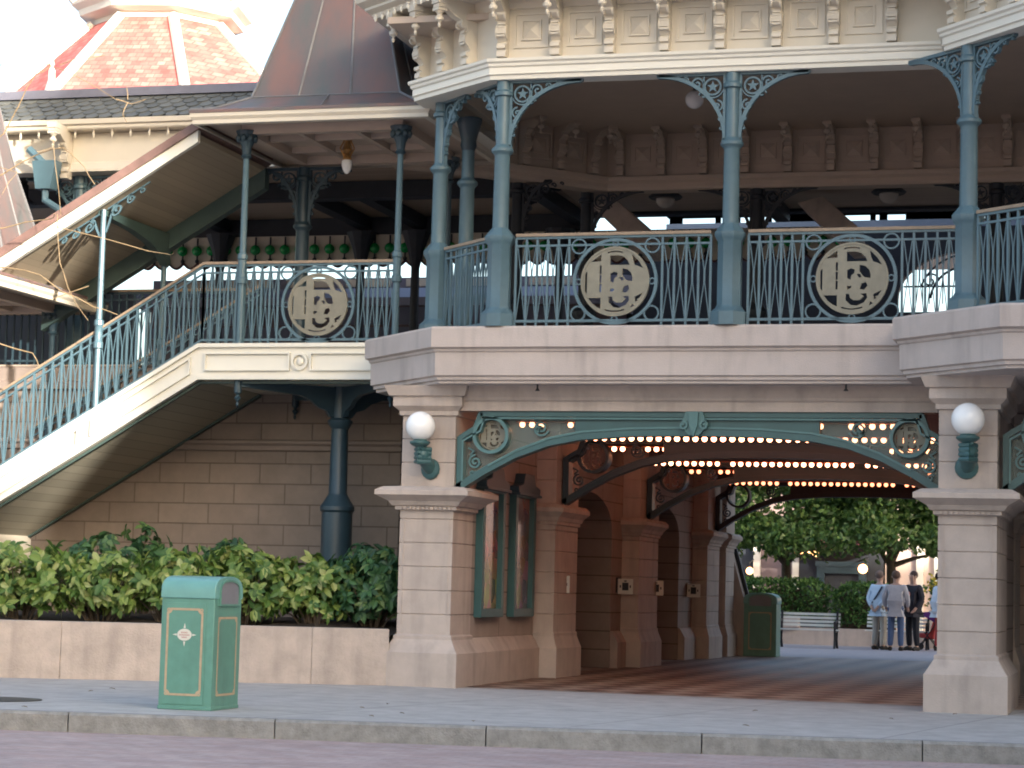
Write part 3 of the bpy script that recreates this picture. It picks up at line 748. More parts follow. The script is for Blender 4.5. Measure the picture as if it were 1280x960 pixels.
railing((-24, 29.62), (-12.2, 29.62), z, simple=True, pitch=.12, mat='dark_teal')

# entablature: architrave, panelled frieze, corbels and eaves
arch = [(-8.84, 29.3), (-8.84, 26.16), (-7.53, 25.15), (-2.18, 25.15), (-2.18, 24.62), (-1.21, 23.55), (2.4, 23.55), (3.6, 24.62), (3.6, 25.15), (9, 25.15)]
EN = MB(); EN.sweep(arch, [(-.34, 7.225), (-.05, 7.225), (-.045, 7.27), (-.02, 7.285), (-.03, 7.30), (-.03, 7.365), (-.005, 7.38), (.0, 7.41), (.025, 7.43), (.03, 7.465), (-.16, 7.49), (-.34, 7.49)])
EN = P(EN, 'cornice', 'ivory', smooth=False)
fz = [(-8.70, 29.3), (-8.70, 26.24), (-7.47, 25.29), (-2.04, 25.29), (-2.04, 24.68), (-1.15, 23.70), (2.35, 23.70), (3.4, 24.68), (3.4, 25.29), (9, 25.29)]
b = MB(); b.sweep(fz, [(-.12, 7.47), (0, 7.47), (0, 8.25), (-.12, 8.25)]); b.sweep(fz, [(0, 8.09), (.03, 8.10), (.05, 8.16), (.06, 8.24), (0, 8.25)])
b.build('frieze', 'cream', EN, smooth=False)
b = MB(); b.sweep(fz, [(-.3, 8.235), (.58, 8.235), (.60, 8.29), (.68, 8.33), (.68, 8.36), (.78, 8.41), (.80, 8.47), (.84, 8.49), (.84, 8.54), (-.3, 8.60)])
b.build('eaves', 'cream', EN, smooth=False)
b = MB(); b.sweep(fz, [(.86, 8.542), (.86, 8.575), (-1.5, 9.35), (-3.0, 9.6)], cap=False); b.build('roof_covering', 'copper', EN, smooth=False)

def corbel_mb():
    b = MB(); fr = (Vector((0, 0, 0)), -Y_, Z_, X_)                       # u = outwards
    b.prism([(0, .01), (.16, .01), (.16, .07), (.13, .075), (.13, .10), (.17, .11), (.17, .15), (.12, .16), (.10, .19),
             (.15, .24), (.19, .30), (.19, .36), (.15, .40), (.16, .44), (.21, .47), (.24, .50), (.24, .53), (.33, .56), (.42, .62), (.52, .655), (.55, .66), (.55, .765), (0, .765)], fr, -.055, .055)
    for sx in (-1, 1):
        f2 = (Vector((0, 0, 0)), -Y_, Z_, X_)
        b.prism(circ(.115, .31, .085, 14), f2, sx*.055-.012, sx*.055+.012)
        b.prism(circ(.20, .48, .05, 12), f2, sx*.055-.012, sx*.055+.012)
    for q in range(5): b.box(-.045, .045, -.195-.004*(q % 2), -.16, .245+q*.035, .268+q*.035)
    b.box(-.07, .07, -.60, -.46, .685, .765); b.box(-.06, .06, -.585, -.47, .64, .68); b.box(-.066, .066, -.592, -.465, .60, .632)
    b.lathe([(.012, .40), (.022, .43), (.012, .455), (.02, .47), (.05, .49), (.055, .52), (.03, .545), (.026, .56), (.05, .585), (.05, .602)], (0, -.53, 0), 10)
    return b
def panel_mb(w=.40):
    b = MB(); fr = (Vector((0, 0, 0)), X_, Z_, -Y_); h = w/2
    b.strip([(-h, .13), (h, .13), (h, .13+w), (-h, .13+w)], .028, .03, fr, True, .005)
    c = .13+h; q = .115
    b.strip([(-q, c-q), (q, c-q), (q, c+q), (-q, c+q)], .018, .03, fr, True, .01)
    vs = [Vector((-q, 0, c-q)), Vector((q, 0, c-q)), Vector((q, 0, c+q)), Vector((-q, 0, c+q)), Vector((0, -.045, c))]
    b.add(vs, [(0, 1, 4), (1, 2, 4), (2, 3, 4), (3, 0, 4)])
    return b
CB, PB = corbel_mb(), panel_mb()
def clone(proto, name, mat, parent, loc, rot, cache={}):
    k = (id(proto), str(mat))
    if k not in cache:
        o = proto.build(name, mat, parent, loc=loc, rot=rot, smooth=(name != 'frieze_panel')); cache[k] = o
    else:
        o = cache[k].copy(); COL.objects.link(o); o.parent = parent; o.rotation_euler = (0, 0, rot)
        WL[o.name] = Vector(loc); o.location = Vector(loc)-W(parent)
    return o
def dress(p0, p1, marks, parent, mat, z=7.48, panels=True):
    p0, p1 = Vector(p0), Vector(p1); d = (p1-p0).normalized(); a = math.atan2(d.y, d.x)
    for s in marks: 
        q = p0+d*s; clone(CB, 'corbel', mat, parent, (q.x, q.y, z), a)
    if panels:
        for s, e in zip(marks, marks[1:]):
            q = p0+d*((s+e)/2); clone(PB, 'frieze_panel', mat, parent, (q.x, q.y, z+.02), a)
m0 = [.10+.658*i for i in range(9)]
dress((-7.47, 25.29), (-2.04, 25.29), [m for m in m0 if m < 5.2], EN, 'cream')
dress((-8.70, 26.24), (-7.47, 25.29), [.10, .59, 1.10], EN, 'cream', panels=False)
dress((-2.04, 24.68), (-1.15, 23.70), [.16, .70, 1.2], EN, 'cream')
DP = MB(); DP.lathe([(.004, -.085), (.014, -.07), (.02, -.04), (.012, -.02), (.026, -.008), (.026, 0)], (0, 0, 0), 6)
def drops(p0, p1, n, off):
    p0, p1 = Vector(p0), Vector(p1); d = (p1-p0).normalized(); nr = Vector((d.y, -d.x))
    for i in range(n):
        q = p0.lerp(p1, (i+.5)/n)+nr*off; clone(DP, 'eaves_drop', 'ivory', EN, (q.x, q.y, 8.245), 0)
drops((-9.05, 26.1), (-7.75, 24.98), 11, .32); drops((-7.7, 25.29), (-2.1, 25.29), 34, .55)

# hall behind the balcony: ceiling, far entablature, platform roof
b = MB(); b.box(-8.9, 6, 25.4, 33.0, 8.02, 8.10); P(b, 'hall_ceiling', 'tan')
inn = [(-10.2, 29.9), (-9.35, 30.6), (-7.75, 32.3), (6, 32.3)]
b = MB(); b.sweep(inn, [(-.3, 7.16), (.0, 7.16), (.02, 7.2), (.02, 7.26), (.07, 7.30), (.07, 7.36), (0, 7.38), (-.3, 7.38)])
b.sweep(inn, [(-.2, 7.37), (-.06, 7.37), (-.06, 8.03), (-.2, 8.03)]); HE = P(b, 'hall_entablature', 'tan', smooth=False)  # tan, not the front's cream: the hall's shade put into the paint
dress((-7.75, 32.36), (4, 32.36), [.2+.63*i for i in range(14)], HE, 'tan', z=7.37)
dress((-9.35, 30.66), (-7.75, 32.36), [.2, .8, 1.4, 2.0], HE, 'tan', z=7.37)
M['boards'] = planks('tan_ceiling_boards', (.36, .275, .215), 'Y', .13, depth=.35)
b = MB(); b.box(-9.4, 6, 32.62, 38.3, 7.84, 7.90); b.box(-24, -9.42, 30.1, 38.3, 7.84, 7.90); P(b, 'platform_roof', 'boards')
b = MB(); b.box(-24, -9.4, 38.0, 38.3, 7.45, 7.83); b.box(-9.4, 6, 38.0, 38.3, 7.78, 7.83); b.box(-24, -9.5, 34.5, 34.8, 7.55, 7.83)
for x in (-16.35, -13.61, -12.57, -9.6, -6.0, -2.0): b.box(x-.12, x+.12, 34.8, 38, 7.6, 7.82)
P(b, 'roof_girder', 'night')
b = MB(); b.box(-9.4, 6, 33, 38.3, 7.92, 8.9); b.box(-24, -9.42, 31, 38.3, 7.92, 8.4); P(b, 'roof_deck', 'slate_edge')
for x in (-16.35, -13.61, -12.57, -9.9):
    b = MB(); b.lathe([(.09, 0), (.08, 2.6), (.16, 2.95), (.28, 3.25)], (0, 0, 0), 10); P(b, 'platform_post', 'night', loc=(x, 37.8, 4.26))
b = MB(); b.prism([(33.0, 8.92), (38.2, 8.92), (36.6, 14.0), (34.6, 14.0)], (Vector((0, 0, 0)), Y_, Z_, X_), -5.0, 40); P(b, 'shading_roof_mass', 'slate_edge', smooth=False)  # unseen roof mass added to shade the courtyard and far building
b = MB(); b.box(7, 40, 26, 38, 0, 8.9); P(b, 'shading_wing_block', 'wall_x')  # unseen block added to stop sun passing below that roof
# dark back screen of the platform with an arched ironwork opening
b = MB(); b.box(-10.4, -4.3, 40.6, 40.8, 4.26, 7.9); b.box(-3.05, 6, 40.6, 40.8, 4.26, 7.9); b.box(-4.3, -3.05, 40.6, 40.8, 4.26, 6.35)
poly = [(-4.3, 7.9), (-4.3, 6.6)]+[(-3.05-1.25*math.cos(R(a)), 6.6+.85*math.sin(R(a))) for a in range(8, 91, 8)]+[(-3.05, 7.46), (-3.05, 7.9)]
b.prism(poly, FX(0, 40.7, 0), -.1, .1)
P(b, 'back_screen', 'night', smooth=False)
b = MB(); b.box(-27, -19.35, 40.6, 40.8, 4.26, 6.9); P(b, 'end_screen', 'night')
b = MB(); fr = FX(-4.0, 40.66, 6.2)
for q in range(1, 9): b.strip([(q*.12-.1, .3), (q*.12-.1, 1.2)], .018, .03, fr)
b.strip(arc(.9, .35, .62, 175, 95, 14), .04, .04, fr); b.strip(arc(.95, .3, .9, 160, 95, 14), .03, .04, fr); b.strip(spiral(.28, .72, .15, 0, 1.3, 20), .03, .04, fr); b.strip([(-.2, .62), (.95, .62)], .03, .03, fr)
P(b, 'ironwork_grille', 'night')
b = MB(); b.box(-9, 6, 42.5, 46, 7.9, 8.36); P(b, 'far_platform_roof', 'far_roof')
b = MB()
for x in range(-8, 6): b.box(x-.05, x+.05, 42.6, 42.7, 8.37, 8.8)
b.box(-9, 6, 42.55, 42.75, 8.50, 8.53)
random.seed(3); x = -9.0
while x < 5:
    w_ = random.choice((.15, .25, .5, .9)); b.box(x, x+w_, 42.8, 42.9, 8.36, random.choice((8.52, 8.62, 8.95))); x += w_+random.choice((.35, .6, .9)); P(b, 'roof_cresting', 'night')
for x in (-8.45, -5.05):
    b = MB(); b.prism([(-.35, .42), (.05, .52), (.62, .02), (.62, -.35), (.45, -.35)], FX(x, 36.2, 7.1), -.5, .5); P(b, 'stair_hood', 'planter')

# roofs to the left: slate skirt, gutter, frieze and the red octagonal tower
SL = MB()
sp = Vector((0, .8, .6)); spn = Vector((0, -.6, .8))
tw = .215
for r_ in range(5):
    for i in range(78):
        x = -25.6+i*tw+(tw/2 if r_ % 2 else 0)
        if x > -9.3: continue
        base = Vector((x, 29.8, 7.955))+sp*(r_*.15)
        h_ = .097
        poly = [(-h_, .24), (-h_, .085), (-h_*.85, .05), (-h_*.5, .012), (0, 0), (h_*.5, .012), (h_*.85, .05), (h_, .085), (h_, .24)]
        lift = .028+random.uniform(-.004, .004)
        vs = [base+X_*p[0]+sp*p[1]+spn*(lift*(1-p[1]/.26)) for p in poly]
        vs2 = [base+X_*p[0]+sp*p[1]+spn*(lift*(1-p[1]/.26)-.014) for p in poly]
        n_ = len(poly)
        SL.add(vs+vs2, [tuple(range(n_))]+[(q, n_+q, n_+(q+1) % n_, (q+1) % n_) for q in range(n_)])
sr_ = P(SL, 'slate_roof', 'slate', smooth=False)
b = MB(); b.add([(-26, 29.8, 7.945), (-9, 29.8, 7.945), (-9, 30.6, 8.545), (-26, 30.6, 8.545)], [(0, 1, 2, 3)]); b.build('underlay', 'night', sr_)
b = MB(); b.box(-26, -9, 30.36, 30.7, 8.43, 8.56); b.build('ridge_flashing', 'slate_edge', sr_)
b = MB(); b.sweep([(-26, 29.78), (-9.3, 29.78)], [(-.3, 7.80), (.0, 7.80), (.02, 7.82), (.02, 7.86), (.06, 7.88), (.07, 7.95), (-.3, 7.96)])
b.sweep([(-26, 30.0), (-9.3, 30.0)], [(-.1, 7.78), (0, 7.79), (.02, 7.62), (.02, 7.36), (.05, 7.33), (.08, 7.24), (.08, 7.20), (-.2, 7.19)])
for i in range(52):
    x = -25.5+i*.30
    b.lathe([(.004, -.12), (.016, -.10), (.02, -.06), (.012, -.03), (.02, 0)], (x, 29.82, 7.80), 6)
g_ = P(b, 'gutter_cornice', 'cream', smooth=False)
clone(CB, 'corbel', 'cream', g_, (-15.46, 29.97, 7.08), 0)
clone(CB, 'corbel', 'cream', g_, (-19.2, 29.97, 7.08), 0)
column(-15.39, 30.25, 4.265, 7.19, [(0, .88), (180, .88)])
column(-18.6, 30.25, 4.265, 7.19, [(0, .88), (180, .88)])
b = MB(); b.lathe([(.16, 0), (.10, .18), (.055, .34), (.05, .50), (.02, .56), (.035, .60), (.004, .74)], (-16.3, 30.9, 8.5), 10); P(b, 'roof_finial', 'ivory')
b = MB(); b.prism([(-.19, .18), (.19, .18), (.12, -.24), (-.12, -.24)], FX(-15.63, 29.62, 7.12), -.10, .12); b.tube([(-15.63, 29.6, 6.9), (-15.63, 29.6, 6.72), (-15.40, 29.6, 6.58), (-15.15, 29.6, 6.30)], .055, 10); b.tube([(-15.7, 29.62, 7.28), (-15.95, 29.64, 7.5)], .06, 8)
P(b, 'rainwater_hopper', 'bluegrey', smooth=False)

RT = thing('roof_tower', 'bright red tiled octagonal roof with white ridges and a bracketed band', 'roof tower', (-17.65, 37.7, 8.2))
def octring(r, z, ph=R(-56.6)): return [(-17.65+r*math.cos(ph+k*pi/4), 37.7+r*math.sin(ph+k*pi/4), z) for k in range(8)]
def frust(levels):
    b = MB()
    for (r0_, z0_), (r1_, z1_) in zip(levels, levels[1:]):
        b.add(octring(r0_, z0_)+octring(r1_, z1_), [(k, (k+1) % 8, 8+(k+1) % 8, 8+k) for k in range(8)])
    return b
frust([(3.75, 8.9), (1.28, 11.35)]).build('tiled_roof', 'roofred', RT, smooth=False)
frust([(1.68, 11.74), (1.2, 12.2), (.6, 13), (.3, 14)]).build('upper_roof', 'roofred', RT, smooth=False)
b = frust([(3.85, 8.2), (3.75, 8.9)]); b.build('base_flashing', 'slate_edge', RT, smooth=False)
b = frust([(1.26, 11.3), (1.26, 11.45), (1.54, 11.5), (1.56, 11.61), (1.69, 11.69), (1.71, 11.74), (1.4, 11.75)]); b.build('band_cornice', 'ivory', RT, smooth=False)
b = MB()
for k in range(8):
    for a, c in (((3.76, 8.9), (1.29, 11.35)), ((1.69, 11.74), (1.21, 12.2))):
        b.tube([octring(a[0], a[1])[k], octring(c[0], c[1])[k]], .10, 8)
b.build('ridge_cap', 'ivory', RT)

# ------------------------------------------------------------------ staircase with landing and canopy
SC = thing('staircase', 'ivory fronted covered staircase rising to a landing beside the balcony', 'staircase', (-12, 28, 0))
Q = lambda b, n, m, **k: b.build(n, m, SC, **k)
sl_ = .588
zt = lambda x: 4.29+sl_*(x+12.0)
b = MB(); b.box(-12.0, -9.2, 27.2, 29.38, 3.83, 4.265); Q(b, 'landing', 'ivory')
b = MB()
b.prism([(-12.0, 3.825), (-9.25, 3.825), (-9.25, 4.295), (-12.0, 4.295)], FX(0, 27.2, 0), 0, .03)
b.prism([(-15.5, zt(-15.5)-.47), (-12.0, 3.825), (-12.0, 4.295), (-15.5, zt(-15.5))], FX(0, 27.2, 0), 0, .03)
b.prism([(-15.5, zt(-15.5)-.44), (-12.0, 3.85), (-12.0, 4.26), (-15.5, zt(-15.5)-.03)], FX(0, 27.2, 0), -.10, 0)
b.strip([(-15.5, zt(-15.5)-.02), (-12.0, 4.275), (-9.25, 4.275)], .05, .10, FX(0, 27.17, 0)); b.strip([(-15.5, zt(-15.5)-.44), (-12.0, 3.85), (-9.25, 3.85)], .055, .09, FX(0, 27.17, 0))
b.strip([(-11.9, 3.95), (-10.72, 3.95), (-10.72, 4.17), (-11.9, 4.17)], .022, .085, FX(0, 27.17, 0), True)
b.strip([(-10.42, 3.95), (-9.27, 3.95), (-9.27, 4.17), (-10.42, 4.17)], .022, .085, FX(0, 27.17, 0), True)
b.strip([(-12.12, 3.90), (-12.12, 4.10), (-13.5, zt(-13.5)-.13), (-13.5, zt(-13.5)-.33)], .022, .085, FX(0, 27.17, 0), True)
b.strip([(-13.7, zt(-13.7)-.35), (-13.7, zt(-13.7)-.13), (-15.4, zt(-15.4)-.13), (-15.4, zt(-15.4)-.35)], .022, .085, FX(0, 27.17, 0), True)
b.strip(circ(-10.57, 4.06, .10, 24), .03, .09, FX(0, 27.17, 0), True); b.sphere((-10.57, 27.16, 4.06), .055, 12, 8, (1, .6, 1))
Q(b, 'stringer', 'ivory', smooth=False)
M['soffit'] = planks('soffit_boards', (.40, .37, .29), 'X', .16, depth=.5)
b = MB(); b.prism([(-15.5, zt(-15.5)-.47), (-12.0, 3.825), (-12.0, 3.845), (-15.5, zt(-15.5)-.45)], FX(0, 0, 0), -29.36, -27.21)
Q(b, 'soffit', 'soffit', smooth=False)
b = MB(); b.strip([(-15.5, zt(-15.5)-.47), (-12.0, 3.815)], .05, .08, FX(0, 29.33, 0)); b.strip([(-15.5, zt(-15.5)-.49), (-12.0, 3.795), (-9.5, 3.795)], .03, .06, FX(0, 27.28, 0)); Q(b, 'soffit_edge', 'dark_green')
b = MB()
for i in range(12):
    x = -12.0-.29*(i+1); zz = 4.265-.17*(i+1)
    b.box(x, x+.30, 27.32, 29.3, zz-.17, zz)
Q(b, 'treads', 'stone')
b = MB(); b.box(-19, -15.5, 27.22, 29.36, 1.72, 2.23); b.box(-19, -15.45, 27.5, 29.30, 0, 1.72); Q(b, 'lower_landing', 'cream')
b = MB(); b.box(-19, -15.6, 27.17, 27.219, 1.85, 2.30); Q(b, 'lower_fascia', 'ivory')
railing((-12.0, 27.24), (-9.3, 27.24), 4.285, emblem=1.62, parent=SC, pitch=.12)
railing((-15.5, 27.24), (-12.0, 27.24), zt(-15.5)-.005, 4.285, parent=SC, pitch=.135)
railing((-19, 27.24), (-15.5, 27.24), 2.24, parent=SC, pitch=.135)
railing((-15.5, 29.28), (-12.0, 29.28), zt(-15.5)-.005, 4.285, parent=SC, pitch=.135, simple=True)
# iron column below the landing with four diagonal arms and pendants
b = MB(); cx, cy = -10.40, 28.28
b.lathe([(.21, .5), (.21, 2.14), (.235, 2.17), (.235, 2.22), (.20, 2.27), (.14, 2.37), (.125, 2.40), (.115, 3.26), (.16, 3.32), (.175, 3.37), (.12, 3.41), (.10, 3.83)], (cx, cy, 0), 12); cl_ = Q(b, 'iron_column', 'dark_teal')
b = MB()
for sx in (-1, 1):
    for sy in (-1, 1):
        e = Vector((sx*1.06, sy*1.04, 0)); Lg = e.length; U = e.normalized()
        fr = (Vector((cx, cy, 0)), U, Z_, U.cross(Z_))
        b.prism([(.08, 3.40), (.16, 3.42), (.22, 3.50), (.34, 3.54), (.44, 3.62), (.60, 3.68), (Lg, 3.74), (Lg, 3.82), (.08, 3.82)], fr, -.035, .035)
        p = Vector((cx, cy, 0))+e
        b.lathe([(.008, 3.47), (.022, 3.50), (.012, 3.53), (.03, 3.56), (.045, 3.59), (.02, 3.62), (.05, 3.66), (.05, 3.82)], (p.x, p.y, 0), 10)
b.build('pendant_arm', 'dark_teal', cl_)
# sloping canopy over the stairs
cz = lambda x: 6.98+.592*(x+12.12)
b = MB(); b.prism([(-15.2, cz(-15.2)-.02), (-12.05, cz(-12.05)-.02), (-12.05, cz(-12.05)+.05), (-15.2, cz(-15.2)+.05)], FX(0, 0, 0), -29.4, -27.05)
M['canopy_boards'] = planks('canopy_boards', (.40, .33, .235), 'X', .10, depth=.3)
CN = Q(b, 'canopy', 'canopy_boards', smooth=False)
b = MB(); b.prism([(-15.2, cz(-15.2)-.06), (-12.05, cz(-12.05)-.06), (-12.05, cz(-12.05)+.10), (-15.2, cz(-15.2)+.10)], FX(0, 27.0, 0), -.05, .03); b.build('canopy_fascia', 'ivory', CN, smooth=False)
b = MB(); b.prism([(-15.25, cz(-15.25)+.10), (-12.0, cz(-12.0)+.10), (-12.0, cz(-12.0)+.22), (-15.25, cz(-15.25)+.22)], FX(0, 0, 0), -29.5, -26.92); b.build('canopy_roof', 'brown', CN, smooth=False)
b = MB(); b.prism([(-15.4, cz(-15.4)-.30), (-12.0, cz(-12.0)-.30), (-12.0, cz(-12.0)-.02), (-15.4, cz(-15.4)-.02)], FX(0, 29.3, 0), -.08, .08); b.build('canopy_beam', 'dark_green', CN, smooth=False)
xr = -13.50
pts = [(27.2, cz(xr)-.12), (27.5, cz(xr)-.14), (28.1, cz(xr)-.18), (28.6, cz(xr)-.26), (29.0, cz(xr)-.38), (29.2, cz(xr)-.5), (29.3, cz(xr)-.5), (29.3, cz(xr)-.04), (27.2, cz(xr)-.04)]
b = MB(); b.prism(pts, (Vector((0, 0, 0)), Y_, Z_, X_), xr-.06, xr+.06); b.build('canopy_rib', 'dark_green', CN, smooth=False)
for (x, y) in ((-13.48, 27.2), (-13.53, 29.28)):
    zb_ = zt(x)+.0; ztp = cz(x)-.05
    b = MB(); b.lathe([(.042, zb_), (.042, zb_+.82), (.065, zb_+.83), (.068, zb_+.90), (.055, zb_+.92), (.055, zb_+1.12), (.068, zb_+1.14), (.065, zb_+1.2), (.042, zb_+1.22), (.038, ztp)], (x, y, 0), 10)
    po = Q(b, 'canopy_post', 'bluegrey')
    b = MB(); fr = (Vector((x, y, ztp-.02)), Vector((1, 0, .592)), Z_, -Y_)
    for s in (-1, 1):
        b.strip(spiral(s*.20, -.10, .09, 90, 1.5, 22, s), .018, .03, fr); b.strip(spiral(s*.40, -.075, .065, 90, 1.4, 20, s), .016, .03, fr); b.strip(spiral(s*.57, -.06, .045, 90, 1.2, 16, s), .014, .03, fr)
        b.strip([(s*.04, -.32), (s*.09, -.20), (s*.12, -.10), (s*.2, -.01)], .02, .03, fr); b.strip([(s*.06, -.01), (s*.66, -.01)], .02, .03, fr)
    b.build('scroll_bracket', 'bluegrey', po)

# ------------------------------------------------------------------ copper roofed pavilions over the landings
def pavilion(cx, cy, zf, ze, label):
    L = (cx, cy, zf); t = thing('stair_pavilion', label, 'pavilion', L, 'copper-roofed stair pavilions'); h = ze-zf
    sq = lambda r: [(-r, -r), (r, -r), (r, r), (-r, r)]
    b = MB()
    lv = [(1.66, h+.05), (1.66, h+.09), (1.40, h+.16), (1.04, h+.37), (.985, h+.55), (.60, h+1.90), (.34, h+3.1), (.2, h+3.9)]
    b.sweep(sq(0.0001+0), [(0, 0), (0, 0)], True, False); b.v = []; b.f = []
    for (a, za), (c, zc_) in zip(lv, lv[1:]):
        A = [(p[0], p[1], za) for p in sq(a)]; C_ = [(p[0], p[1], zc_) for p in sq(c)]
        b.add(A+C_, [(k, (k+1) % 4, 4+(k+1) % 4, 4+k) for k in range(4)])
    rf = b.build('copper_roof', 'copper', t, loc=L, smooth=False)
    b = MB()
    for k in range(4):
        M_ = Matrix.Rotation(k*pi/2, 3, 'Z')
        for fx in (-.36, .34):
            pts = [M_ @ Vector((fx*a, -a, zz)) for a, zz in lv[3:]]
            b.tube(pts, .018, 5)
        b.tube([M_ @ Vector((.18, -1.66, h+.09)), M_ @ Vector((.05, -1.04, h+.37))], .012, 5)
        b.tube([M_ @ Vector((-a, -a, zz)) for a, zz in lv[1:]], .02, 6)
        b.tube([M_ @ Vector((-1.04, -1.045, h+.37)), M_ @ Vector((1.04, -1.045, h+.37))], .014, 5)
    b.build('standing_seam', 'copper_seam', rf, loc=L).location = (0, 0, 0)
    b = MB(); b.sweep(sq(1.62), [(-.06, h-.10), (0, h-.09), (.0, h-.04), (.03, h), (.03, h+.05), (-.06, h+.055)], True, False)
    b.build('eaves_fascia', 'cream', t, loc=L, smooth=False)
    b = MB(); b.box(-1.58, 1.58, -1.58, 1.58, h-.02, h+.03)
    for s in (-1, 1): b.box(-1.12, 1.12, s*1.08-.06, s*1.08+.06, h-.14, h-.02); b.box(s*1.08-.06, s*1.08+.06, -1.0, 1.0, h-.14, h-.02); b.box(s*.4-.04, s*.4+.04, -1.0, 1.0, h-.11, h-.02); b.box(-1.0, 1.0, s*.4-.04, s*.4+.04, h-.10, h-.02)
    b.build('ceiling', 'tan', t, loc=L, smooth=False)
    for sx in (-1, 1):
        for sy in (-1, 1):
            if sx < 0 and sy > 0: continue
            p = Vector((sx*1.075, sy*1.06, 0))
            b = MB(); b.lathe([(.045, 0), (.045, .80), (.066, .81), (.07, .88), (.056, .9), (.056, 1.12), (.07, 1.14), (.066, 1.2), (.045, 1.22), (.040, h-.46), (.05, h-.44)], (0, 0, 0), 10)
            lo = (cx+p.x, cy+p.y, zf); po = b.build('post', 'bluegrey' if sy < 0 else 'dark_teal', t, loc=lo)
            b = MB(); b.lathe([(.045, h-.46), (.075, h-.43), (.055, h-.40), (.07, h-.30), (.11, h-.22), (.095, h-.19), (.12, h-.17), (.15, h-.11), (.15, h-.09)], (0, 0, 0), 10)
            for q in range(8):
                a = q*pi/4; b.sphere((.115*math.cos(a), .115*math.sin(a), h-.19), .04, 8, 6, (1, 1, 1.2))
            b.build('leaf_capital', 'dark_teal', po, loc=lo).location = (0, 0, 0)
    return t
pv = pavilion(-10.37, 28.26, 4.285, 7.22, 'pavilion with tall copper roof over the upper stair landing')
copy_tree(pv, None, (-16.34, 28.26, 2.20), None, 'low copper-roofed pavilion cut off at the left edge beyond the bare twigs')
# filigree brackets on the upper pavilion's rear left post, as parts of the station's rear beam
column(-11.45, 29.34, 4.265, 7.05, [(0, .62), (180, .62)], 'dark_teal', False)

# ------------------------------------------------------------------ lamps
def globe_lamp(loc, rot, label):
    t = thing('wall_lamp', label, 'wall lamp', loc, 'white globe wall lamps'); 
    b = MB(); b.sphere((0, -.26, .42), .178, 24, 16); b.build('globe', 'glasswhite', t, loc=loc)
    b = MB()
    b.lathe([(.04, .16), (.10, .19), (.125, .215), (.125, .235), (.09, .245), (.07, .27)], (0, -.26, 0), 16)
    b.sphere((.0, -.20, .08), .095, 14, 10, (1, 1, 1.05))
    for q in range(4): b.tube([(.09, -.15-.005*q, .145-q*.05), (.0, -.295, .15-q*.052), (-.085, -.22, .145-q*.05)], [.03, .033, .022], 8)
    b.tube([(.06, -.17, .09), (.03, -.29, .17), (0, -.29, .20)], [.035, .03, .02], 8)
    b.tube([(0, -.17, .06), (.01, -.08, -.04), (.0, .0, -.09)], [.085, .085, .07], 12)
    b.lathe([(.12, -.012), (.13, 0), (.12, .03), (.07, .05)], (0, 0, -.08), 16, 0, 'y')
    b.build('hand_bracket', 'teal', t, loc=loc); t.rotation_euler = (0, 0, rot); return t
globe_lamp((-8.28, 25.72, 2.68), R(-14), 'white globe lamp held by a green fist on the left stone pier')
globe_lamp((-1.84, 24.53, 2.70), R(6), 'white globe lamp held by a green fist on the right stone pier')
def pendant(loc, label, egg=False):
    t = thing('pendant_lamp', label, 'pendant lamp', loc, 'pendant lamps under the station roofs')
    if egg:
        b = MB(); b.lathe([(.10, .43), (.085, .38), (.03, .33), (.04, .26), (.065, .22), (.03, .18), (.05, .13), (.065, .10), (.05, .08)], (0, 0, 0), 12)
        for q in range(5):
            a = q*2*pi/5; b.tube([(.04*math.cos(a), .04*math.sin(a), .12), (.10*math.cos(a), .10*math.sin(a), .24), (.05*math.cos(a), .05*math.sin(a), .34), (.11*math.cos(a), .11*math.sin(a), .42)], .012, 6)
        b.build('gilt_mount', 'gold', t, loc=loc)
        b = MB(); b.lathe([(.004, -.11), (.03, -.095), (.062, -.04), (.075, .02), (.07, .07), (.05, .09)], (0, 0, 0), 16); b.build('glass_drop', 'glasswhite', t, loc=loc)
    else:
        b = MB(); b.lathe([(.07, .9), (.07, .46), (.16, .44), (.12, .34), (.15, .32), (.15, .12), (.22, .06), (.27, .02), (.24, -.01)], (0, 0, 0), 14); b.build('shade', 'night', t, loc=loc)
        b = MB(); b.sphere((0, 0, -.02), .15, 16, 10, (1, 1, .95)); b.build('glass_bowl', 'dimglass', t, loc=loc)
    return t
pendant((-10.42, 28.26, 6.84), 'gilt pendant lamp with white egg-shaped glass under the copper roof', True)
pendant((-7.20, 33.9, 7.32), 'dark bell pendant left of the middle balcony column')
pendant((-3.74, 33.9, 7.32), 'dark bell pendant right of the middle balcony column')
pendant((-14.2, 33.0, 7.30), 'bell pendant with pale bowl above the top of the stair rail')
pendant((-17.9, 33.0, 7.30), 'bell pendant with pale bowl above the left end of the canopy')
t = thing('globe_pendant', 'pale globe hanging in the dim hall near the middle balcony column', 'pendant lamp', (-5.79, 29, 7.76))
b = MB(); b.sphere((-5.79, 29, 7.76), .125, 18, 12); b.build('globe', 'glasswhite', t)
b = MB(); b.tube([(-5.79, 29, 7.87), (-5.79, 29, 8.02)], .02, 8); b.build('stem', 'night', t)
for x, y in ((-6.9, 25.45), (-3.26, 25.4)):
    b = MB(); b.tube([(x, y, 3.60), (x, y, 3.55)], .012, 6); b.lathe([(.03, 0), (.012, .03)], (x, y, 3.525), 8); P(b, 'sprinkler', 'black')

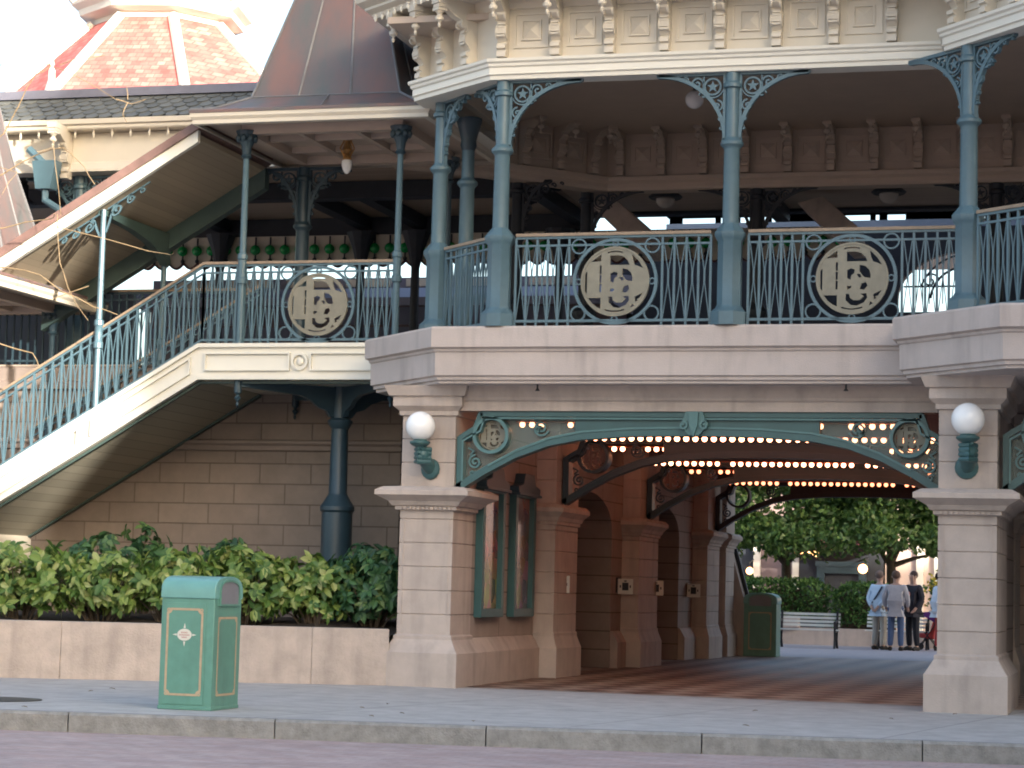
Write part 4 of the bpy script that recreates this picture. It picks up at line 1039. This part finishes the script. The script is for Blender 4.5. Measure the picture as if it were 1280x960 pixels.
bulb = MB(); bulb.sphere((0, 0, 0), .036, 10, 8)
names = ['row of lit bulbs just behind the teal entrance arch', 'bright row of lit bulbs before the second passage arch', 'row of lit bulbs just past the second passage arch',
         'bright row of lit bulbs before the third passage arch', 'row of lit bulbs just past the third passage arch', 'deepest row of lit bulbs nearest the trees']
bm0 = {}
for (y, z, lab) in zip((26.45, 28.75, 30.9, 34.28, 36.55, 40.15), (3.2,)*6, names):
    t = thing('bulb_strip', lab, 'light strip', (-5, y, z), 'bulb strips across the passage ceiling')
    b = MB(); b.box(-7.45, -2.45, y-.05, y+.05, z+.048, z+.41); b.build('batten', 'brown', t)
    b = MB(); b.box(-7.42, -2.48, y-.045, y+.045, z+.028, z+.046); b.build('bulb_glow_strip', 'batten', t)  # added strip coloured like the bulbs' glow
    for i in range(40):
        x = -7.35+i*.122
        if (y in (26.45, 30.9, 36.55) and i % 7 in (3, 4)) or (y in (34.28, 40.15) and i % 17 == 9): continue
        key = 'bulb' if y < 36 else 'bulb_dim'
        if key not in bm0: bm0[key] = bulb.build('bulb', key, t, loc=(x, y, z)); continue
        c = bm0[key].copy(); COL.objects.link(c); c.parent = t; c.location = (x+5, 0, 0)

# ------------------------------------------------------------------ small things in the passage
def poster(y0, y1, label, cols):
    c = (y0+y1)/2; L = (-8.0, c, .83); t = thing('framed_poster', label, 'poster', L, 'framed posters on the passage wall'); w = (y1-y0)/2
    fr = (Vector((0, 0, 0)), Y_, Z_, X_)
    b = MB(); b.strip([(-w+.05, .05), (w-.05, .05), (w-.05, 1.62), (-w+.05, 1.62)], .11, .10, fr, True, .05)
    b.build('frame', 'teal', t, loc=L, bevel=.006); b = MB()
    b.prism([(-w-.02, 1.60), (w+.02, 1.60), (w+.04, 1.70), (w*.6, 1.74), (w*.45, 1.88), (-w*.45, 1.88), (-w*.6, 1.74), (-w-.04, 1.70)], fr, 0, .14)
    b.box(0, .16, -w-.05, w+.05, 1.585, 1.62)
    b.build('crest', 'dark_teal', t, loc=L, bevel=.006)
    m, nt, bb, n, l = nodes('printed_poster')
    co_ = coords(n, l)
    vo = n.new('ShaderNodeTexVoronoi'); vo.inputs['Scale'].default_value = 4.2; l.new(co_, vo.inputs['Vector'])
    sp_ = n.new('ShaderNodeSeparateXYZ'); l.new(co_, sp_.inputs[0])
    no = n.new('ShaderNodeMath'); no.operation = 'DIVIDE'; no.inputs[1].default_value = 1.7; l.new(sp_.outputs[2], no.inputs[0])
    base = ramp(n, l, no.outputs[0], cols)
    hs = n.new('ShaderNodeMix'); hs.data_type = 'RGBA'; hs.blend_type = 'OVERLAY'; hs.inputs[0].default_value = .55
    l.new(base, hs.inputs[6]); l.new(vo.outputs['Color'], hs.inputs[7]); l.new(hs.outputs[2], bb.inputs['Base Color']); bb.inputs['Roughness'].default_value = .12
    b = MB(); b.prism([(-w+.07, .07), (w-.07, .07), (w-.07, 1.6), (-w+.07, 1.6)], fr, .012, .03); b.build('print', m, t, loc=L)
poster(26.75, 27.75, 'green-framed colourful poster next to the left pier', [(0, (.20, .14, .05)), (.3, (.13, .17, .04)), (.5, (.18, .03, .03)), (.75, (.10, .08, .08)), (1, (.3, .24, .2))])
poster(28.25, 29.25, 'green-framed pinkish poster with grey base, deeper in the passage', [(0, (.13, .13, .14)), (.25, (.16, .13, .14)), (.5, (.13, .075, .07)), (.8, (.12, .08, .08)), (1, (.26, .19, .16))])
for (x, y, z, lab) in ((-7.80, 30.35, 1.27, 'small white wall sign on the second pier, nearest the posters'), (-7.84, 34.55, 1.27, 'small white wall sign before the third pier'), (-7.72, 36.3, 1.26, 'small white wall sign on the far corner of the third pier'), (-7.86, 40.2, 1.24, 'small white wall sign farthest into the passage')):
    t = thing('wall_sign', lab, 'sign', (x, y, z), 'small white signs along the passage')
    b = MB(); b.box(x-.12, x+.12, y-.06, y-.04, z-.12, z+.12); b.build('panel', 'white_wood', t)
    b = MB(); b.box(x-.05, x+.05, y-.066, y-.061, z-.06, z+.06); b.box(x-.09, x-.07, y-.066, y-.061, z-.02, z+.02); b.box(x+.07, x+.09, y-.066, y-.061, z-.02, z+.02); b.box(x-.02, x+.02, y-.066, y-.061, z+.075, z+.095); b.build('symbol', 'night', t)
    b = MB(); b.box(x-.20, x-.10, y-.04, y+.10, z-.10, z+.14); b.build('mount', 'night', t)

# platform edge: scalloped valance with green glass drops, and the train
VA = thing('platform_valance', 'scalloped tan valance hung with green glass balls above the train', 'valance', (-13, 37.9, 7))
b = MB(); pts = [(-20.6, 7.5), (-5.0, 7.5)]; x = -5.0; p2 = []
nb = 54; st = 15.6/nb
for i in range(nb):
    xr_ = -5.0-i*st
    p2 += [(xr_, 7.02)]+[(xr_-st*q/8, 7.02-.10*math.sin(pi*q/8)) for q in range(1, 8)]
b.prism(pts+p2+[(-20.6, 7.02)], FX(0, 37.95, 0), -.01, .02); b.build('scalloped_board', 'cream', VA, smooth=False)
b = MB(); b.strip(p2, .035, .05, FX(0, 37.93, 0)); b.build('scallop_edging', 'maroon', VA)
b = MB()
for i in range(nb): b.tube([(-5.0-i*st, 37.88, 7.48), (-5.0-i*st, 37.88, 7.0)], .018, 6); b.sphere((-5.0-i*st, 37.88, 7.05), .04, 8, 6)
b.build('spindles', 'night', VA)
g0 = None
for i in range(nb):
    p = (-5.0-i*st, 37.86, 7.24)
    if g0 is None: q = MB(); q.sphere((0, 0, 0), .095, 14, 10); g0 = q.build('glass_ball', 'ball', VA, loc=p)
    else: c = g0.copy(); COL.objects.link(c); c.parent = VA; c.location = Vector(p)-W(VA)
TR = thing('railway_carriage', 'railway carriage with lavender roof and maroon side waiting behind the railing', 'carriage', (-12, 40, 4.0))
M['train_roof'] = paint('lavender_roof_paint', (.17, .175, .24), .45, .06, 2); M['train_body'] = paint('navy_maroon_paint', (.06, .035, .055), .35, .1, 3); M['train_blue'] = paint('blue_band_paint', (.055, .065, .12), .4, .1, 3)
sec = [(39.0, 6.35), (39.0, 6.5), (39.35, 6.72), (39.8, 6.78), (39.8, 6.98), (40.6, 7.08), (41.4, 6.98), (41.4, 6.78), (41.9, 6.7), (42.2, 6.5), (42.2, 6.35)]
b = MB(); b.prism([(a, z_) for a, z_ in sec], (Vector((0, 0, 0)), Y_, Z_, X_), -18.6, -9.2); b.build('roof', 'train_roof', TR, smooth=False)
b = MB(); b.box(-18.3, -9.3, 39.1, 42.1, 4.2, 6.35); b.build('body', 'train_body', TR)
b = MB(); b.box(-18.32, -9.28, 39.06, 39.098, 5.75, 5.95); b.box(-18.32, -9.28, 39.06, 39.098, 4.9, 5.3); b.build('side_band', 'train_blue', TR)
for i in range(7):
    b = MB(); b.box(-18.0+i*1.18, -17.15+i*1.18, 39.04, 39.097, 6.0, 6.32); b.build('window', 'train_blue', TR)
for i in range(7):
    b = MB(); b.box(-18.2+i*1.2, -17.3+i*1.2, 39.77, 39.797, 6.81, 6.95); b.build('clerestory_window', 'cream', TR)

# ------------------------------------------------------------------ bare tree at the left edge
TW = [[(-15.255, 26.3, 6.138), (-14.565, 26.3, 6.497), (-14.052, 26.3, 6.751), (-13.648, 26.3, 6.793), (-13.289, 26.3, 6.518), (-13.14, 26.3, 6.282)], [(-15.171, 26.3, 6.782), (-14.33, 26.3, 6.491), (-14.478, 26.3, 6.174)], [(-13.697, 26.3, 5.913), (-13.572, 26.3, 5.256), (-13.465, 26.3, 4.939), (-13.216, 26.3, 4.517)], [(-13.689, 26.3, 5.743), (-13.016, 26.3, 5.584), (-12.443, 26.3, 5.428), (-12.16, 26.3, 5.382), (-12.025, 26.3, 5.369)], [(-15.113, 26.3, 5.705), (-14.527, 26.3, 5.769), (-13.833, 26.3, 5.863), (-13.697, 26.3, 5.913)], [(-14.971, 26.3, 5.275), (-14.381, 26.3, 5.214), (-13.853, 26.3, 5.101), (-13.554, 26.3, 4.887), (-13.145, 26.3, 4.694), (-12.834, 26.3, 4.598)], [(-13.192, 26.3, 4.957), (-13.687, 26.3, 4.773)], [(-14.805, 26.3, 4.369), (-14.445, 26.3, 4.209), (-14.034, 26.3, 4.102), (-13.885, 26.3, 3.892)], [(-14.933, 26.3, 6.776), (-14.593, 26.3, 7.035), (-14.318, 26.3, 7.402), (-14.045, 26.3, 7.769), (-13.84, 26.3, 7.879)], [(-13.959, 26.3, 7.927), (-13.746, 26.3, 7.844), (-13.403, 26.3, 7.692), (-12.93, 26.3, 7.419)], [(-13.748, 26.3, 7.897), (-13.474, 26.3, 7.972), (-13.13, 26.3, 8.023)], [(-12.93, 26.3, 7.419), (-12.757, 26.3, 7.371), (-12.555, 26.3, 7.428)], [(-12.782, 26.3, 7.414), (-12.813, 26.3, 7.585)], [(-12.757, 26.3, 7.371), (-12.772, 26.3, 7.191), (-12.721, 26.3, 7.084)], [(-13.792, 26.3, 6.904), (-13.753, 26.3, 6.583), (-13.697, 26.3, 5.913)], [(-14.04, 26.3, 6.751), (-13.881, 26.3, 6.832)], [(-14.98, 26.3, 7.641), (-14.639, 26.3, 7.91), (-14.545, 26.3, 7.928)]]
BT = thing('bare_tree', 'leafless tree whose thin tan twigs reach in from the left edge', 'tree', (-16.2, 25.6, .6))
b = MB(); b.tube([(-16.2, 25.6, .5), (-16.1, 25.7, 2.5), (-16.2, 25.8, 4.2), (-16.0, 25.9, 6.0), (-15.9, 26.0, 7.8)], [.13, .11, .09, .07, .04], 10); b.build('trunk', 'bark', BT)
b = MB()
for k, tw_ in enumerate(TW):
    n = len(tw_); wob = lambda j: .12*math.sin(k*1.7+j*1.1)
    pts = [Vector((p[0], p[1]+wob(j)*(1 if j else .3), p[2])) for j, p in enumerate(tw_)]
    # finer, slightly irregular polyline
    fine = []
    for a, c in zip(pts, pts[1:]):
        fine.append(a); fine.append(a.lerp(c, .5)+Vector((random.uniform(-.02, .02), 0, random.uniform(-.025, .025))))
    fine.append(pts[-1]); r_ = .011 if k in (0, 4, 5, 7, 8) else .007
    b.tube(fine, [r_*(1-.55*i/len(fine)) for i in range(len(fine))], 6)
    if tw_[0][0] < -14.7: b.tube([(-16.0, 25.9, min(7.5, tw_[0][2]*.7+1.6)), tw_[0]], [.03, r_], 6)
b.build('branches', 'twig', BT)

# ------------------------------------------------------------------ courtyard beyond the passage
def leafcloud(b, c, rad, n, L):
    c = Vector(c)
    for i in range(n):
        v = rv(); q = random.random()**.45
        p = c+Vector((v.x*rad[0]*q, v.y*rad[1]*q, v.z*rad[2]*q))
        d = (rv()+Vector((0, 0, -.2))).normalized(); leaf(b, p, d, rv(), L*random.uniform(.7, 1.3), L*.55)
def tree(loc, label, clumps, limbs, mat='treeleaf'):
    t = thing('leafy_tree', label, 'tree', loc, 'leafy trees beyond the passage')
    b = MB(); b.tube([(0, 0, 0), (.05, 0, 1.2), (0, .1, 2.4), (.1, .1, 4)], [.16, .13, .11, .07], 10)
    for e in limbs: b.tube([(0, .05, 2.0), ((e[0])*.5, e[1]*.5, 2.0+(e[2]-2.0)*.6), e], [.08, .05, .02], 7)
    b.build('trunk', 'bark', t, loc=loc)
    b = MB()
    for c, r_, n in clumps: leafcloud(b, c, r_, n, .17)
    b.build('crown', mat, t, loc=loc, smooth=False)
random.seed(11)
def mk(xr_, zr_, n, yr=(-1, 1.5), r0=.45): return [((random.uniform(*xr_), random.uniform(*yr), random.uniform(*zr_)), (random.uniform(.4, .8), random.uniform(.4, .8), random.uniform(.28, .5)), 120) for _ in range(n)]
tree((-8.9, 57.6, 0), 'leafy tree with low bright green boughs at the left of the passage end', mk((-1.9, 2.3), (2.7, 5.0), 96)+mk((-1.6, 1.9), (2.45, 2.9), 18, (-1.4, -.4)), [(-1.3, 0, 3.2), (1.4, .2, 3.1), (.4, .8, 4.2)])
tree((-6.15, 57.0, 0), 'leafy tree with dark trunk behind the group of men', mk((-1.4, 2.2), (2.7, 5.0), 80)+mk((-1.2, 2.0), (2.5, 2.9), 12, (-1.4, -.4)), [(1.2, .1, 2.35), (-.8, .1, 3.0), (.9, .6, 3.8)])

def hedge(x0, x1, y0, y1, z0, z1, label):
    t = thing('clipped_hedge', label, 'hedge', ((x0+x1)/2, y0, 0), 'clipped hedges round the courtyard')
    b = MB(); n = int((x1-x0)*900)
    for i in range(n):
        x = random.uniform(x0, x1); f_ = random.random()
        zz = z0+(z1-z0)*random.random(); y = y0+random.random()**2*.4
        if f_ > .7: zz = z1+random.uniform(-.08, .05); y = random.uniform(y0, y1)
        e = min(x-x0, x1-x)/.35
        if e < 1: zz = z0+(zz-z0)*(.75+.25*e)
        y += .10*math.sin(x*5)+.06*math.sin(x*11+zz*8)
        leaf(b, Vector((x, y, zz)), (rv()+Vector((0, -.5, .1))).normalized(), rv(), random.uniform(.08, .15), .06)
    b.build('foliage', 'hedge', t, smooth=False)
    b = MB(); b.box(x0+.2, x1-.2, y0+.3, y1-.1, z0-.1, z1-.2); b.build('inner_branches', 'bark', t)
hedge(-10.6, -7.55, 56.0, 57.2, .66, 1.56, 'clipped green hedge behind the long white bench')
hedge(-7.45, -5.9, 55.6, 56.8, .5, 1.5, 'shorter clipped hedge just left of the group of men')
hedge(-5.0, -2, 57.2, 58.2, .5, 1.35, 'clipped hedge behind the right stone pier')
t = thing('courtyard_planter', 'low pale stone planter under the hedges beyond the passage', 'planter', (-8, 55.6, 0))
b = MB(); b.box(-14, -2.5, 55.4, 55.7, 0, .42); b.box(-14, -8.2, 55.28, 55.66, .42, .70); b.build('stone_wall', 'stone', t)

def bench(x0, x1, y, label):
    c = (x0+x1)/2; w = (x1-x0)/2; L = (c, y, 0); t = thing('slatted_bench', label, 'bench', L, 'white slatted benches in the courtyard')
    b = MB()
    for q in range(4): b.box(-w, w, .30+q*.025, .325+q*.025, .50+q*.085, .555+q*.085)
    b.build('backrest', 'white_wood', t, loc=L)
    b = MB()
    for q in range(4): b.box(-w, w, -.12+q*.10, -.04+q*.10, .41, .44)
    b.build('seat', 'white_wood', t, loc=L)
    for s in (-.62, .92):
        b = MB(); fr = (Vector((s*w, 0, 0)), Y_, Z_, X_)
        b.strip([(-.16, 0), (-.10, .10), (-.06, .25), (-.10, .40), (.28, .40), (.36, .85)], .045, .05, fr); b.strip([(.28, .40), (.22, .22), (.30, .08), (.38, 0)], .045, .05, fr); b.strip([(-.1, .40), (-.12, .60), (.30, .64)], .04, .05, fr)
        b.build('iron_leg', 'black', t, loc=L)
bench(-8.45, -6.78, 52.0, 'long white slatted bench right of the far litter bin')
bench(-6.35, -4.85, 53.6, 'white slatted bench partly hidden behind the group of men')

# people -------------------------------------------------------------
def skin(verts, edges, radii, sub=1):
    me = bpy.data.meshes.new('tmp'); me.from_pydata([tuple(v) for v in verts], edges, [])
    o = bpy.data.objects.new('tmp', me); COL.objects.link(o)
    md = o.modifiers.new('s', 'SKIN'); md.use_smooth_shade = True
    for i, r_ in enumerate(radii):
        sv = me.skin_vertices[0].data[i]; sv.radius = (r_, r_) if not isinstance(r_, tuple) else r_; sv.use_root = (i == 0)
    o.modifiers.new('d', 'SUBSURF').levels = sub
    dg = bpy.context.evaluated_depsgraph_get(); m2 = bpy.data.meshes.new_from_object(o.evaluated_get(dg))
    b = MB(); b.add([tuple(v.co) for v in m2.vertices], [tuple(p.vertices) for p in m2.polygons])
    bpy.data.objects.remove(o); bpy.data.meshes.remove(m2); return b
M['skin'] = paint('skin', (.50, .30, .22), .5, .05, 4)
def cloth(n, c): 
    k = 'cloth_'+n
    if k not in M: M[k] = paint(n, c, .85, .12, 6, .2, 30)
    return k
def person(loc, heading, label, J, top, topc, leg, legc, hair, hairc, coat=.62, shoe=(.03, .025, .02)):
    """J: joints in body space (x left-right, y forward negative)"""
    t = thing('person', label, 'person', loc, None)
    d = dict(pel=(0, 0, .96), wai=(0, 0, 1.12), che=(0, .0, 1.36), nec=(0, .0, 1.52), jaw=(0, -.02, 1.60), hea=(0, -.01, 1.70), top=(0, .0, 1.77),
             shL=(-.19, 0, 1.44), shR=(.19, 0, 1.44), elL=(-.25, .03, 1.16), elR=(.25, .03, 1.16), wrL=(-.24, -.08, .93), wrR=(.24, -.08, .93),
             hiL=(-.10, 0, .92), hiR=(.10, 0, .92), knL=(-.11, -.02, .50), knR=(.11, -.02, .50), anL=(-.12, .02, .09), anR=(.12, .02, .09), toL=(-.14, -.14, .03), toR=(.14, -.14, .03))
    d.update({k: v for k, v in J.items() if k != 'face'})
    for s in 'LR':
        w, e = Vector(d['wr'+s]), Vector(d['el'+s]); d['ha'+s] = tuple(w+(w-e).normalized()*.09)
    ks_ = list(d); ix = {k: i for i, k in enumerate(ks_)}
    ks_.remove('pel'); ks_ = ['pel']+ks_; ix = {k: i for i, k in enumerate(ks_)}
    rad = dict(pel=.13, wai=.125, che=(.17, .12), nec=.058, jaw=.07, hea=.098, top=.06, sh=.075, el=.046, wr=.032, ha=.038, hi=.095, kn=.06, an=.042, to=.036)
    E_ = [('pel', 'wai'), ('wai', 'che'), ('che', 'nec'), ('nec', 'jaw'), ('jaw', 'hea'), ('hea', 'top')]
    for s in 'LR': E_ += [('che', 'sh'+s), ('sh'+s, 'el'+s), ('el'+s, 'wr'+s), ('wr'+s, 'ha'+s), ('pel', 'hi'+s), ('hi'+s, 'kn'+s), ('kn'+s, 'an'+s), ('an'+s, 'to'+s)]
    rd = lambda k: rad[k] if k in rad else rad[k[:-1]]
    b = skin([d[k] for k in ks_], [(ix[a], ix[c]) for a, c in E_], [rd(k) for k in ks_])
    hd = Vector(d['hea'])
    face = Vector(J.get('face', (0, -1, 0))).normalized(); sd = Vector((-face.y, face.x, 0))
    b.sphere(hd+face*.10+Vector((0, 0, -.015)), .018, 8, 6, (.9, .9, 1.4))
    for s in (-1, 1): b.sphere(hd+sd*s*.095+Vector((0, 0, -.01)), .026, 8, 6, (.5, .8, 1.2))
    for s in 'LR':                                                    # five fingers
        w, h_ = Vector(d['wr'+s]), Vector(d['ha'+s]); ax = (h_-w).normalized(); sx_ = ax.cross(Y_).normalized()
        for q in range(5):
            o = sx_*(q-2)*.017 if q < 4 else sx_*.0+Y_*-.03
            ln = (.05, .065, .06, .045, .04)[q]
            p0_ = h_+o*.9+ax*.01; p1_ = p0_+(ax+Y_*-.3).normalized()*ln*.6; p2_ = p1_+(ax+Y_*-.9).normalized()*ln*.5
            b.tube([p0_-ax*.03, p0_, p1_, p2_], [.010, .010, .009, .007], 6)
    bo = b.build('body', 'skin', t, loc=loc); 
    # eyes and mouth
    b = MB()
    for s in (-1, 1): b.sphere(hd+face*.088+sd*s*.034+Vector((0, 0, .015)), .010, 8, 6)
    b.sphere(hd+face*.085+Vector((0, 0, -.058)), .018, 8, 6, (1.2, .5, .3)); b.build('eyes', 'black', bo, loc=loc).location = (0, 0, 0)
    # jacket
    hem = Vector(d['pel'])+Vector((0, 0, coat-.96))
    kk = ['pel', 'wai', 'che', 'nec', 'shL', 'shR', 'elL', 'elR', 'wrL', 'wrR']; ii = {k: i for i, k in enumerate(kk)}
    vs = [d[k] for k in kk]+[tuple(hem)]; rr_ = [.185, .17, (.20, .15), .085, .098, .098, .068, .068, .05, .05, .20]
    vs[3] = tuple(Vector(d['nec'])+Vector((0, 0, -.04)))
    ee = [(0, 1), (1, 2), (2, 3), (2, 4), (2, 5), (4, 6), (5, 7), (6, 8), (7, 9), (0, 10)]
    skin(vs, ee, rr_).build('jacket', cloth(top, topc), t, loc=loc)
    kk = ['pel', 'hiL', 'hiR', 'knL', 'knR', 'anL', 'anR']; ii = {k: i for i, k in enumerate(kk)}
    skin([d[k] for k in kk], [(0, 1), (0, 2), (1, 3), (2, 4), (3, 5), (4, 6)], [.13, .10, .10, .082, .082, .068, .068]).build('trousers', cloth(leg, legc), t, loc=loc)
    for s in 'LR':
        b = MB(); a, c = Vector(d['an'+s]), Vector(d['to'+s]); b.tube([a+Vector((0, .05, -.045)), a+Vector((0, 0, -.035)), (a+c)/2+Vector((0, 0, -.0)), c], [.05, .052, .05, .035], 10)
        b.build('shoe', cloth('shoe'+label[:6], shoe), t, loc=loc)
    b = MB(); b.sphere(hd+Vector((0, 0, .035))-face*.04, .104, 16, 12, (.93, .95, .95)); b.build('hair', cloth(hair, hairc), t, loc=loc)
    t.rotation_euler = (0, 0, heading)
    return t
person((-5.90, 52.5, 0), R(150), 'man in a pale blue shirt with dark strap and beige trousers, leftmost of the group', dict(elL=(-.24, .10, 1.18), wrL=(-.10, .18, 1.0), elR=(.24, .10, 1.18), wrR=(.10, .18, 1.0), face=(.2, -1, 0)), 'pale_blue_shirt', (.52, .64, .76), 'beige_trousers', (.42, .38, .32), 'grey_brown_hair', (.16, .11, .09), coat=.88)
person((-5.47, 52.0, 0), R(178), 'man in a long light grey coat and blue jeans seen from behind', dict(elL=(-.27, .04, 1.17), elR=(.27, .04, 1.17), wrL=(-.25, -.12, 1.0), wrR=(.25, -.12, 1.0)), 'light_grey_coat', (.40, .38, .40), 'blue_jeans', (.07, .11, .21), 'short_brown_hair', (.12, .07, .05), coat=.78)
person((-5.14, 52.6, 0), R(-38), 'man in a black jacket with a printed chest, facing the other two', dict(elL=(-.27, -.02, 1.18), elR=(.27, .02, 1.18), wrL=(-.14, -.22, 1.06), wrR=(.20, -.12, .98), hea=(0, -.02, 1.71)), 'black_jacket', (.018, .016, .024), 'black_trousers', (.016, .016, .022), 'dark_hair', (.05, .03, .025), coat=.88)
b = MB(); b.prism(circ(0, 1.30, .06, 12), (Vector((-5.14, 52.6, 0))+Vector((math.sin(R(-38)), -math.cos(R(-38)), 0))*.165, Vector((math.cos(R(-38)), math.sin(R(-38)), 0)), Z_, Vector((math.sin(R(-38)), -math.cos(R(-38)), 0))), -.01, .012)
pp = [o for o in bpy.data.objects if o.name.startswith('person') and 'black jacket' in o.get('label', '')][0]
pr_ = b.build('chest_print', cloth('orange_print', (.6, .25, .2)), None); pr_.parent = pp; pr_.matrix_parent_inverse = Matrix.LocRotScale(Vector((-5.14, 52.6, 0)), Matrix.Rotation(R(-38), 3, 'Z'), None).inverted()
b = MB(); b.tube([(-.16, .12, 1.46), (-.05, .175, 1.25), (.16, .15, 1.0)], .02, 6)
p1 = [o for o in bpy.data.objects if 'pale blue shirt' in o.get('label', '')][0]
b.build('shoulder_strap', cloth('navy_strap', (.03, .04, .07)), p1, loc=(-5.9, 52.5, 0)).location = (0, 0, 0)
person((-4.58, 53.2, 0), R(120), 'person in a white top and red trousers half hidden by the right pier', {}, 'white_top', (.72, .74, .80), 'red_trousers', (.45, .06, .06), 'black_hair', (.02, .015, .015), coat=.92)
# folding pushchair
t = thing('pushchair', 'red and purple pushchair beside the right pier in the distance', 'pushchair', (-4.86, 53.6, 0))
b = MB(); b.prism([(-.22, .30), (.12, .26), (.22, .80), (.14, .82), (.02, .40), (-.22, .40)], (Vector((-4.86, 53.6, 0)), X_, Z_, -Y_), -.2, .2); b.build('seat', cloth('red_canvas', (.5, .07, .06)), t, bevel=.03)
b = MB(); b.prism([(.24, .62)]+[(.0+.28*math.cos(R(a)), .62+.28*math.sin(R(a))) for a in range(20, 140, 15)], (Vector((-4.90, 53.6, 0)), X_, Z_, -Y_), -.2, .2); b.build('hood', cloth('purple_canvas', (.22, .06, .28)), t)
b = MB()
for s in (-.2, .2): b.tube([(-5.08, 53.6+s, .08), (-4.74, 53.6+s, .55), (-4.58, 53.6+s, .98)], .014, 6); b.tube([(-4.66, 53.6+s, .08), (-4.95, 53.6+s, .42)], .014, 6)
b.build('frame', 'black', t)
for x in (-5.08, -4.66):
    b = MB()
    for s in (-.2, .2): b.lathe([(.08, -.02), (.085, 0), (.08, .02)], (x, 53.6+s, .085), 14, 0, 'y')
    b.build('wheel', 'black', t)
t = thing('flowering_shrub', 'yellow flowering shrub beyond the men at the right pier', 'shrub', (-4.7, 55, 0))
b = MB()
for i in range(14): leafcloud(b, (-4.7+random.uniform(-.3, .4), 55+random.uniform(-.2, .3), random.uniform(.5, 1.7)), (.3, .3, .25), 50, .11)
b.build('foliage', 'flower', t, smooth=False)
b = MB(); b.tube([(-4.7, 55, 0), (-4.68, 55, .8), (-4.62, 55.05, 1.5)], [.03, .02, .01], 6); b.build('stem', 'bark', t)

# buildings beyond the courtyard
FB = thing('far_building', 'pink rendered building with dark lamp-lit porch beyond the courtyard', 'building', (-9, 68, 0))
F_ = lambda b, n, m, **k: b.build(n, m, FB, **k)
b = MB(); b.box(-30, 8, 68.0, 76, 0, 7.4); F_(b, 'wall', 'wallpink')
b = MB(); b.box(-7.45, -5.6, 67.7, 67.99, .0, 4.2); F_(b, 'sunlit_wall', 'wall_sunlit')  # stretch of wall coloured as if the sun fell on it
b = MB(); b.box(-16, -11.45, 67.8, 67.99, 0, 2.9); F_(b, 'shopfront', 'night')
b = MB(); b.box(-16, -11.45, 67.5, 67.79, 1.55, 1.72); F_(b, 'shop_sill', 'dark_teal')
b = MB(); b.box(-10.05, -7.5, 67.6, 67.99, 0, 2.65); F_(b, 'porch', 'night')
b = MB(); b.box(-10.1, -7.4, 66.3, 67.59, 2.66, 2.95); F_(b, 'porch_roof', 'maroon')
b = MB(); b.strip([(-9.35, 0), (-9.35, 2.0), (-8.1, 2.0), (-8.1, 0)], .22, .12, FX(0, 67.5, 0)); b.box(-9.5, -7.95, 67.4, 67.58, 2.1, 2.25); dr = F_(b, 'door_frame', 'dark_teal', smooth=False)
for x in (-11.3, -10.12, -6.42, -5.9):
    b = MB(); b.box(x-.10, x+.10, 67.55, 67.69, 0, 2.9 if x < -7 else 3.6); b.box(x-.14, x+.14, 67.5, 67.695, 2.7, 2.8); F_(b, 'pilaster', 'ivory')
b = MB(); b.box(-30, 8, 67.6, 67.99, 4.4, 4.7); F_(b, 'string_course', 'ivory')
for k, (x, y, z, r_, lab) in enumerate(((-11.4, 66.9, 1.90, .11, 'glowing lantern at the left end of the far pink wall'), (-9.3, 66.0, 2.45, .10, 'glowing lantern hanging leftmost under the far porch'), (-8.75, 66.0, 2.62, .10, 'glowing lantern hanging second under the far porch'), (-7.95, 66.3, 2.03, .14, 'glowing lantern just left of the group of men'))):
    t = thing('porch_lantern', lab, 'lantern', (x, y, z), 'lanterns on the far building')
    b = MB(); b.sphere((x, y, z), r_, 12, 8); b.build('globe', 'lamp_warm', t)
    b = MB(); b.tube([(x, y, z+r_*.9), (x, y, z+.25), (x, 67.6, z+.35)], .02, 6); b.build('bracket', 'black', t)
t = thing('porch_light_row', 'short row of warm bulbs under the far dark porch', 'light strip', (-9.6, 66.2, 2.5))
b = MB(); b.box(-10.05, -9.15, 66.2, 66.26, 2.50, 2.55); b.build('batten', 'black', t)
for q in range(4):
    b = MB(); b.sphere((-9.98+q*.24, 66.15, 2.50-.02*q), .055, 10, 8); b.build('bulb', 'lamp_warm', t)

# unseen houses added out of frame, sized to keep the low sun off the station
def shade_house(x0, x1, y, h, label):
    t = thing('shade_house', label, 'building', ((x0+x1)/2, y, 0), 'added shade houses out of frame')
    b = MB(); b.box(x0, x1, y-9, y, -.17, h); b.build('wall', 'cream', t)
    b = MB(); b.sweep([(x1, y), (x0, y)], [(0, h-.6), (.1, h-.55), (.35, h-.2), (.4, h+.05), (0, h+.1)]); b.build('cornice', 'ivory', t)
    n = int((x1-x0)/2.6)
    for f_ in range(int(h/4)):
        for i in range(n):
            if i % 2: continue
            cx = x0+(i+.5)*(x1-x0)/n
            b = MB(); b.box(cx-.55, cx+.55, y, y+.04, 1+f_*4, 3.1+f_*4); b.build('window', 'train_blue', t)
shade_house(12.2, 26, 14, 18.0, 'tall cream house added on the right, out of frame, to shade the station')
shade_house(26.02, 60, 14, 19.0, 'long tall cream house row added at the far right, out of frame, for shade')
shade_house(6, 36, -12, 17.0, 'cream house row added behind the viewer to shade the pavement and planter')
